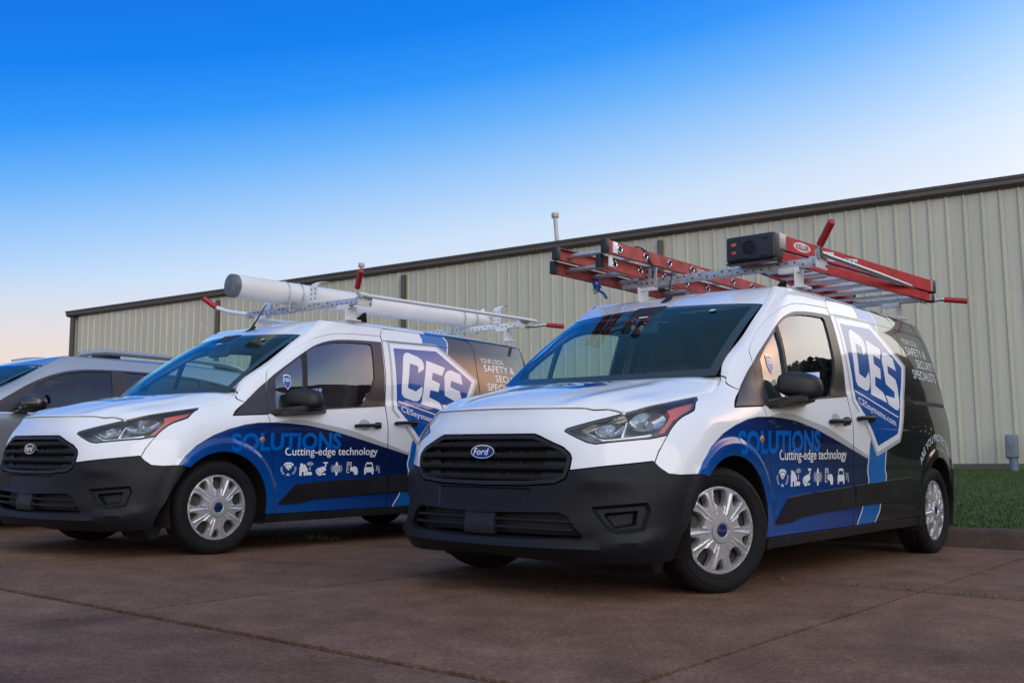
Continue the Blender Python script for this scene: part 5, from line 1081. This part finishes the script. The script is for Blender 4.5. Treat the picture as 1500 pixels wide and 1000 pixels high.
for k,d in enumerate((.50,.64,2.62,2.80)):
    c=A+ax*d; e1=np.array((0,1,0.)); e1-=ax*(e1@ax); e1/=np.linalg.norm(e1); e2=np.cross(ax,e1); e2=e2 if e2[2]>0 else -e2
    pts=[c+(e1*math.cos(R(a))+e2*math.sin(R(a)))*.0965 for a in range(-20,205,9)]; pts=[pts[0]-np.array((0,0,.10))]+pts+[pts[-1]-np.array((0,0,.10))]
    bm=bmesh.new(); bm_tube(bm,pts,.0058,8); 
    for p in (pts[0],pts[-1]): bm_tube(bm,[p,p-np.array((0,0,.03))],[.010,.004],8)
    from_bm('u_bolt',bm,'galvanised',tube)
# =============================================================== ladders on the nearer van
ext=place(empty('extension_ladder'),van); tag(ext,'weathered red fiberglass extension ladder with round rungs on the right van roof','ladder','ladders on the right van')
def crail(bm,x0,x1,y,z0,z1,sg,fl=.032,th=.005,dy=0.):
    """C-section rail, web at y, flanges turned towards sg"""
    pr=[(0,z0),(sg*fl,z0),(sg*fl,z0+th),(sg*th,z0+th*1.2),(sg*th,z1-th*1.2),(sg*fl,z1-th),(sg*fl,z1),(0,z1)]
    bm_prism(bm,[(x0,y+a,z) for a,z in pr],(x1-x0,dy,0))
def rungs(name,parent,xs,y0,y1,z,r,m,ring_side=None):
    for x in xs:
        bm=bmesh.new(); bm_tube(bm,[(x,y0,z),(x,y1,z)],r,12); rg=from_bm(name,bm,m,parent)
        if ring_side is not None:
            for y in ring_side:
                bm=bmesh.new(); pts=[(x+math.cos(2*math.pi*k/16)*r*1.28,y,z+math.sin(2*math.pi*k/16)*r*1.28) for k in range(17)]; bm_tube(bm,pts,.0045,6,caps=False); bm_tube(bm,[(x,y-.001,z),(x,y+.001,z)],r*.9,12,mi=1); from_bm('rung_swage',bm,['chrome','dark_inner'],rg)
# base section below, fly section on top
for nm,y,z0,z1,sg,x0,m in (('base_rail',-.405,1.900,1.982,-1,-.70,'worn_red_fiberglass'),('base_rail',-.815,1.900,1.982,1,-.70,'worn_red_fiberglass'),('fly_rail',-.335,1.985,2.068,-1,-.66,'worn_red_fiberglass'),('fly_rail',-.765,1.985,2.068,1,-.66,'worn_red_fiberglass')):
    bm=bmesh.new(); crail(bm,x0,x0-3.55,y,z0,z1,sg); rl=from_bm(nm,bm,m,ext,smooth=0)
    bm=bmesh.new(); bm_box(bm,(.05,.042,z1-z0+.008),(x0+.005,y+sg*.012,(z0+z1)/2),bev=.008); from_bm('rail_end_cap',bm,'ladder_black',rl)
    if nm=='fly_rail' and y>-.5:
        bm=bmesh.new(); bm_box(bm,(.055,.006,.075),(x0-.085,y+.004,(z0+z1)/2),bev=.002); from_bm('rail_plate',bm,'letter_white',rl); bm=bmesh.new(); bm_box(bm,(.045,.006,.10),(x0-.075,y-.03+.004,z0-.03),bev=.002); from_bm('guide_bracket',bm,'letter_white',rl)
        V,F=text_shape('WERNER',.03); w=V[:,0].max(); pydata('rail_lettering',[(x0-1.12-a/w*.22,y+.0045,z0+.022+b*.055) for a,b in V],[f[::-1] for f in F],'letter_gray',rl,smooth=0)
rungs('rung',ext,[-.84-.305*k for k in range(11)],-.41,-.81,1.941,.018,'aluminium',(-.402,))
rungs('rung',ext,[-.80-.305*k for k in range(11)],-.34,-.76,2.027,.018,'aluminium',(-.332,))
bm=bmesh.new(); bm_tube(bm,smooth_line([(-1.12,-.34,2.071),(-1.12,-.333,2.05),(-1.18,-.329,1.97),(-1.24,-.36,1.90)],4),.006,8); bm_tube(bm,smooth_line([(-.98,-.33,2.0725),(-1.06,-.335,2.076),(-1.13,-.328,2.04),(-1.15,-.328,1.98)],4),.006,8); tag(place(from_bm('bungee_cord',bm,'ladder_black'),van),'black bungee cord hooked over the weathered ladder rail','cord')
bm=bmesh.new(); bm_tube(bm,smooth_line([(-1.16,-.80,1.90),(-1.12,-.74,1.84),(-1.07,-.66,1.80),(-1.02,-.60,1.755)],4),[.012]*13,8,flat=.6); bm_tube(bm,[(-1.16,-.79,1.91),(-1.15,-.77,1.86)],.028,8); st=place(from_bm('tie_strap',bm,'strap_blue'),van); tag(st,'blue tie strap with pale green rope at the ladder end','strap'); bm=bmesh.new()
for k in range(7): bm_tube(bm,[(-1.15+.01*math.sin(k*2),-.80-.01*math.cos(k*3),1.90-.012*k),(-1.14+.01*math.cos(k*2),-.76+.012*math.sin(k*3),1.892-.012*k)],.008,6)
from_bm('rope',bm,'rope_green',st)
stp=place(empty('step_ladder'),van); tag(stp,'bright red fiberglass step ladder with black top cap lying on the right van roof','ladder','ladders on the right van')
def lx(t): return -1.16-2.27*t
yc=lambda t:.455+.02*t
for sg in (1,-1):
    for nm,z0,z1,inset in (('rail',1.972,2.062,0.0),('rear_rail',1.900,1.958,.012)):
        ya=yc(0)+sg*(.158-inset); yb=yc(1)+sg*(.335-inset); bm=bmesh.new(); crail(bm,lx(.02),lx(1),ya,z0,z1,-sg,fl=.036,dy=yb-ya); rl=from_bm(nm,bm,'red_fiberglass',stp,smooth=0)
        bm=bmesh.new(); bm_box(bm,(.07,.045,z1-z0+.012),(lx(1)-.0,yb-sg*.016,(z0+z1)/2),bev=.006); from_bm('foot',bm,'ladder_black',rl); bm=bmesh.new(); bm_box(bm,(.012,.047,z1-z0-.01),(lx(1)+.045,yb-sg*.016,(z0+z1)/2)); from_bm('foot_plate',bm,'aluminium',rl)
        if sg>0 and nm=='rail':
            dyx=(yb-ya)/(lx(1)-lx(.02)); yo=lambda x:ya+(x-lx(.02))*dyx+.0015
            bm=bmesh.new(); bm_box(bm,(.09,.05,.10),(lx(.02)+.005,ya-.012,(z0+z1)/2),bev=.004); from_bm('spreader_plate',bm,'galvanised',rl)
            x=lx(.085); pts=oval(0,0,.105,.030); V=[(x-.10+a,yo(x-.10+a),2.018+b) for a,b in pts]; pydata('logo_oval',V,[list(range(len(V)))],'letter_white',rl,smooth=0)
            V,F=text_shape('KELLER',.03); w=V[:,0].max(); V=[(x-.02-a/w*.165,yo(x-.02-a/w*.165)+.0012,2.002+b*.045) for a,b in V]; pydata('logo_lettering',V,[f[::-1] for f in F],'red_fiberglass',rl,smooth=0)
            for xa,xb,mm in ((lx(.235),lx(.31),'letter_white'),(lx(.375),lx(.455),'letter_white')):
                pydata('warning_label',[(xa,yo(xa),1.984),(xb,yo(xb),1.984),(xb,yo(xb),2.05),(xa,yo(xa),2.03)],[(0,1,2,3)],mm,rl,smooth=0)
                for q in range(3): pydata('label_print',[(xa-.02-.06*q,yo(xa-.02-.06*q)+.001,1.992),(xa-.055-.06*q,yo(xa-.055-.06*q)+.001,1.992),(xa-.055-.06*q,yo(xa-.055-.06*q)+.001,2.03),(xa-.02-.06*q,yo(xa-.02-.06*q)+.001,2.03)],[(0,1,2,3)],('ladder_black','bright_blue_vinyl','red_grip')[q],rl,smooth=0)
for k in range(7):
    t=.13+.125*k; y0=yc(t)-(.158+.177*t)+.01; y1=yc(t)+(.158+.177*t)-.01; bm=bmesh.new(); bm_box(bm,(.105,y1-y0,.005),(lx(t),(y0+y1)/2,1.985)); bm_box(bm,(.005,y1-y0,.028),(lx(t)+.05,(y0+y1)/2,1.998)); bm_box(bm,(.005,y1-y0,.028),(lx(t)-.05,(y0+y1)/2,1.998)); from_bm('step',bm,'step_metal',stp,smooth=0)
    bm=bmesh.new(); bm_box(bm,(.075,(y1-y0)*.93,.012),(lx(t)-.12,(y0+y1)/2,1.906)); from_bm('rear_brace',bm,'step_metal',stp,smooth=0)
bm=bmesh.new(); bm_box(bm,(.13,.335,.165),(-1.155,.455,1.982),bev=.018,seg=3); cp=from_bm('top_cap',bm,'ladder_black',stp)
bm=bmesh.new()
for (y,z,w,h) in ((.345,2.010,.034,.022),(.345,1.958,.032,.020)): bm_box(bm,(.012,w,h),(-1.088,y,z),bev=.006)
from_bm('cap_slot',bm,'orange_fiberglass',cp)
bm=bmesh.new(); 
for (y,z,r) in ((.45,1.980,.056),): bm_lathe(bm,[(r,0),(r,.007),(r-.010,.007),(r-.012,.001),(.004,.001)],28,'X',center=(-1.091,y,z))
for (y,z,w,h) in ((.56,2.035,.035,.012),(.55,1.925,.05,.012),(.40,1.92,.09,.010),(.605,1.98,.01,.13)): bm_box(bm,(.012,w,h),(-1.089,y,z),bev=.003)
from_bm('cap_moulding',bm,'ladder_black',cp)
bm=bmesh.new(); bm_prism(bm,[(-1.11,.29,1.905),(-1.07,.29,1.885),(-1.13,.29,1.88)],(0,.33,0),bev=.004); from_bm('cap_lip',bm,'ladder_black',cp)
# =============================================================== silver crossover and the dark car beyond
def warp(P):
    P=P.copy(); z=P[...,2]; x=P[...,0]; k=np.clip((z-.92)/.16,0,1); k=k*k*(3-2*k); P[...,0]=x*.955-.20*k*(x<.4)
    zz=z+.03; hi=np.clip(zz-1.0,0,None); P[...,2]=np.where(zz>1.0,1.0+hi*.76,zz); r=np.clip((-P[...,0]-2.3)/1.4,0,1); P[...,2]-=.10*r*r*np.clip((z-1.2)/.4,0,1); return P
def csurf(s,z):
    h=.015; f=lambda a,b:warp(B(a,b)); s=np.atleast_1d(np.asarray(s,float)); z=np.atleast_1d(np.asarray(z,float)); s,z=np.broadcast_arrays(s,z); a=np.abs(s); sg=np.where(s<0,-1.,1.)
    P=f(a,z); ds=f(a+h,z)-f(np.maximum(a-h,0),z); dz=f(a,np.minimum(z+h,1.7))-f(a,np.maximum(z-h,.17)); lo=a<h; ds[lo]=np.array((0,1,0))*h
    N=np.cross(ds,dz); N/=np.linalg.norm(N,axis=-1)[...,None]+1e-12; P=P.copy(); P[...,1]*=sg; N[...,1]*=sg; return P,N
def build_crossover():
    root=empty('crossover_car'); paint=['silver_paint']; K=dict(mp=csurf)
    def bo(name,o,m,**k): return panel(name,o,m,root,mp=csurf,**k),panel(name,o,m,root,mp=csurf,mirror=True,**k)
    half=HOOD_SEAM+HL_TOP[3::-1]+HL_BOT[::-1]+HL_BACK[::-1][:1]+[(.965,.725),(.917,.640),(.905,.644),(.725,.624),(.499,.599),(.512,.655),(.472,.707),(.302,.769),(0,.769)]; fl=lambda h:h+[(-a,b) for a,b in h[::-1] if a>1e-6]
    panel('front_fascia',fl(half),paint,root,**K); panel('grille',fl(GR),['gloss_black'],root,off=-.02,**K)
    hb=[(0,.516),(.43,.533),(.482,.558)]+BUMP_TOP+[(1.15,.50),(1.10,.40),(1.03,.26),(.99,.195),(.49,.19),(0,.21)]; panel('front_bumper',fl(hb),['black_plastic'],root,**K)
    for k in (False,True):
        h=panel('headlight',HL_TOP+HL_BACK+HL_BOT,['gloss_black'],root,off=-.03,depth=.03,mirror=k,**K); panel('headlight_lens',offset_poly(HL_TOP+HL_BACK+HL_BOT,.005),['lens_clear'],h,off=.002,depth=0,mirror=k,**K)
    grid_mesh('hood',warp(hood_patch()),'silver_paint',root,smooth=60)
    W=warp(windshield_patch()); n,m=W.shape[:2]; mi=np.zeros((n-1,m-1),int); mi[:2]=1; mi[-1:]=1; mi[:,:1]=1; mi[:,-1:]=1; grid_mesh('windshield',W,['windshield_glass','gloss_black'],root,mi,smooth=60)
    RP=warp(roof_patch()); grid_mesh('roof',RP,'silver_paint',root,smooth=60)
    ff=[(1.245,.972),(1.285,.952)]+HL_BACK[1:]+[(.965,.725),(.917,.637),(.942,.613),(1.05,.581),(1.200,.578)]+sx(ARCF(46,178)+[(-.365,.25),(-.435,.25),(-.40,.59),(-.365,.885),(-.349,.940),(-.10,.94),(-.195,1.02)])+[(1.132,1.095)]+HOOD_SIDE[::-1][1:6]
    bo('front_fender',ff,paint)
    # one long glasshouse: front window, rear window, small rear light
    dlo=[(-.20,.965),(-.83,.985),(-1.49,1.01),(-2.3,1.05),(-2.95,1.12),(-3.20,1.20)]+smooth_line([(-3.10,1.36),(-2.8,1.475),(-2.35,1.545),(-1.9,1.565),(-1.45,1.560),(-1.12,1.535),(-.88,1.47),(-.62,1.33),(-.36,1.13)],4)
    top=[(1.1315,z) for z in np.linspace(1.10,1.698,14)]+sx(dens([(-1.03,1.698),(-3.30,1.698)],.06,False))+[(5.05,1.6975),(5.14,1.69),(5.16,1.3),(5.16,.9),(5.16,.62)]+sx([(-3.45,.60),(-3.385,.50)]+ARCR(150,2)[1:]+[(-2.70,.276),(-.44,.25),(-.40,.59),(-.365,.885),(-.349,.940),(-.10,.94),(-.195,1.02)])
    sides=bo('body_side',top,paint,holes=[sxd(dlo,.05)])
    g1=[(-.52,1.02),(-1.40,1.03),(-1.43,1.535)]+smooth_line([(-1.15,1.515),(-.90,1.45),(-.66,1.315)],3); g2=[(-1.60,1.035),(-2.40,1.075),(-2.50,1.20),(-2.42,1.515),(-1.9,1.54),(-1.58,1.54)]; g3=[(-2.62,1.12),(-2.95,1.16),(-3.08,1.22),(-3.0,1.36),(-2.72,1.465),(-2.56,1.49)]
    for k,d in enumerate(sides):
        mr=bool(k); panel('window_trim',sxd(dlo,.06),['satin_trim'],d,holes=[sxd(g1,.04),sxd(g2,.04),sxd(g3,.04)],off=.003,gap=0,mirror=mr,**K)
        for g,mm in ((g1,'tinted_glass'),(g2,'dark_glass'),(g3,'dark_glass')): panel('side_window',sxd(offset_poly(g,-.012)),[mm],d,off=-.006,gap=0,depth=0,mirror=mr,**K)
        for ln in ([(-.375,.90),(-.385,.70),(-.41,.45),(-.43,.28)],[(-1.505,1.0),(-1.50,.85),(-1.51,.55),(-1.53,.28)],[(-2.50,1.06),(-2.47,.85),(-2.50,.68),(-2.62,.55)]): panel('door_seam',sx(strip_poly(smooth_line(ln,3),.007)),['dark_inner'],d,off=.0015,gap=0,depth=0,mirror=mr,**K)
        panel('window_sill_chrome',sx(strip_poly([(-.24,.958),(-.83,.978),(-1.49,1.003),(-2.3,1.043),(-2.95,1.112)],.012)),['chrome'],d,off=.005,gap=0,depth=.004,mirror=mr,**K)
        for cx,cz in ((-1.30,.915),(-2.35,.945)):
            P,N=csurf(s_of_x(np.array([cx+.1,cx,cx-.1]),np.array([cz,cz,cz])),np.array([cz,cz,cz])); sg=-1 if k else 1; P=P*[1,sg,1]; N=N*[1,sg,1]; bm=bmesh.new(); bm_tube(bm,[P[0]+N[0]*.005,P[0]*.8+P[1]*.2+N[0]*.035,P[2]*.8+P[1]*.2+N[2]*.035,P[2]+N[2]*.005],.014,8); from_bm('door_handle',bm,'silver_paint',d)
        panel('sill_cladding',sx([(-.38,.27),(-2.70,.29),(-2.72,.40),(-2.6,.44),(-.45,.42),(-.36,.36)]),['black_plastic'],d,off=.008,mirror=mr,**K)
    bo('rear_bumper',[(5.165,.615)]+sx([(-3.46,.595),(-3.392,.50)]+ARCR(150,205,n=8)[1:]+[(-3.42,.20)])+[(5.165,.20),(6.08,.22),(6.08,.56)],['black_plastic'],off=.01)
    bo('tailgate',[(5.16,1.69),(6.07,1.685),(6.07,.57),(5.6,.57),(5.17,.62)],paint); bo('tail_light',[(5.19,.95),(5.19,1.12),(5.6,1.12),(5.6,.95)],['amber_red'],off=.006,gap=0)
    for sg in (1,-1):
        pts=[]; 
        for x in np.linspace(-1.15,-3.15,15):
            P,_=csurf(s_of_x(np.array([x]),np.array([1.69])),np.array([1.69])); f=min(1,(x+3.15)/.25,(-1.15-x)/.30)
            pts.append((P[0,0],sg*(P[0,1]-.055),P[0,2]+.030+.050*max(0,f)**.6))
        bm=bmesh.new(); bm_tube(bm,pts,.019,8,flat=1.4); rr=from_bm('roof_rail',bm,'silver_paint',root); bm=bmesh.new(); bm_tube(bm,[(p[0],p[1],p[2]-.034) for p in pts[1:4]],.020,8); bm_tube(bm,[(p[0],p[1],p[2]-.034) for p in pts[-4:-1]],.020,8); from_bm('rail_foot',bm,'gloss_black',rr)
        bm=bmesh.new(); bmesh.ops.create_cube(bm,size=1); bmesh.ops.subdivide_edges(bm,edges=bm.edges[:],cuts=3,use_grid_fill=True)
        for v in bm.verts:
            n=v.co*2; e=(abs(n.x)**3+abs(n.y)**3+abs(n.z)**3)**(1/3); n=n/max(e,.01)*1.0; v.co=Vector((-.72+.085*n.x*(1-.2*max(0,n.y))-.03*n.y,sg*(1.03+.12*n.y),1.085+.085*n.z*(1-.15*max(0,n.y))))
        bmesh.ops.recalc_face_normals(bm,faces=bm.faces); mo=from_bm('side_mirror',bm,'gloss_black',root,smooth=50); q=mo.modifiers.new('s','SUBSURF'); q.levels=1; q.render_levels=2
        bm=bmesh.new(); bm_box(bm,(.10,.16,.05),(-.66,sg*.93,1.03),rot=(sg*.2,0,0),bev=.02); from_bm('mirror_arm',bm,'gloss_black',mo)
    for x in (0,-2.92):
        for sg in (1,-1): add_wheel(root,x,sg,0,False)
    bm=bmesh.new(); bm_box(bm,(2.3,1.6,.1),(-1.5,0,.30)); bm_box(bm,(1.0,1.3,.5),(-.1,0,.6),bev=.05); bm_box(bm,(.35,1.5,.35),(-.55,0,.85),bev=.08); from_bm('underbody',bm,'dark_inner',root)
    for y in (.38,-.38):
        bm=bmesh.new(); bm_box(bm,(.5,.5,.16),(-1.3,y,.64),bev=.05); bm_box(bm,(.14,.48,.60),(-1.58,y,.95),rot=(0,R(-16),0),bev=.05); s=from_bm('seat',bm,'seat_fabric',root); bm=bmesh.new(); bm_box(bm,(.09,.26,.17),(-1.69,y,1.30),bev=.04); from_bm('headrest',bm,'seat_fabric',s)
    bm=bmesh.new(); bm_box(bm,(.14,1.25,.6),(-2.5,0,.95),rot=(0,R(-16),0),bev=.05); from_bm('rear_bench',bm,'seat_fabric',root)
    return root
suv=build_crossover(); SUVP=((-5.40,8.74,0),R(-128.5)); suv.location=SUVP[0]; suv.rotation_euler=(0,0,SUVP[1])
tag(suv,'silver crossover car with black door mirror and roof rails behind the left van','car')
c3=copy_tree(suv); c3.location=(-8.45,10.35,-.02); c3.rotation_euler=(0,0,R(-128)); tag(c3,'dark car roof at the left picture edge beyond the silver crossover','car')
for o in c3.children_recursive:
    for s in o.material_slots:
        if s.material and s.material.name=='silver_paint': s.link='OBJECT'; s.material=MT['dark_paint']
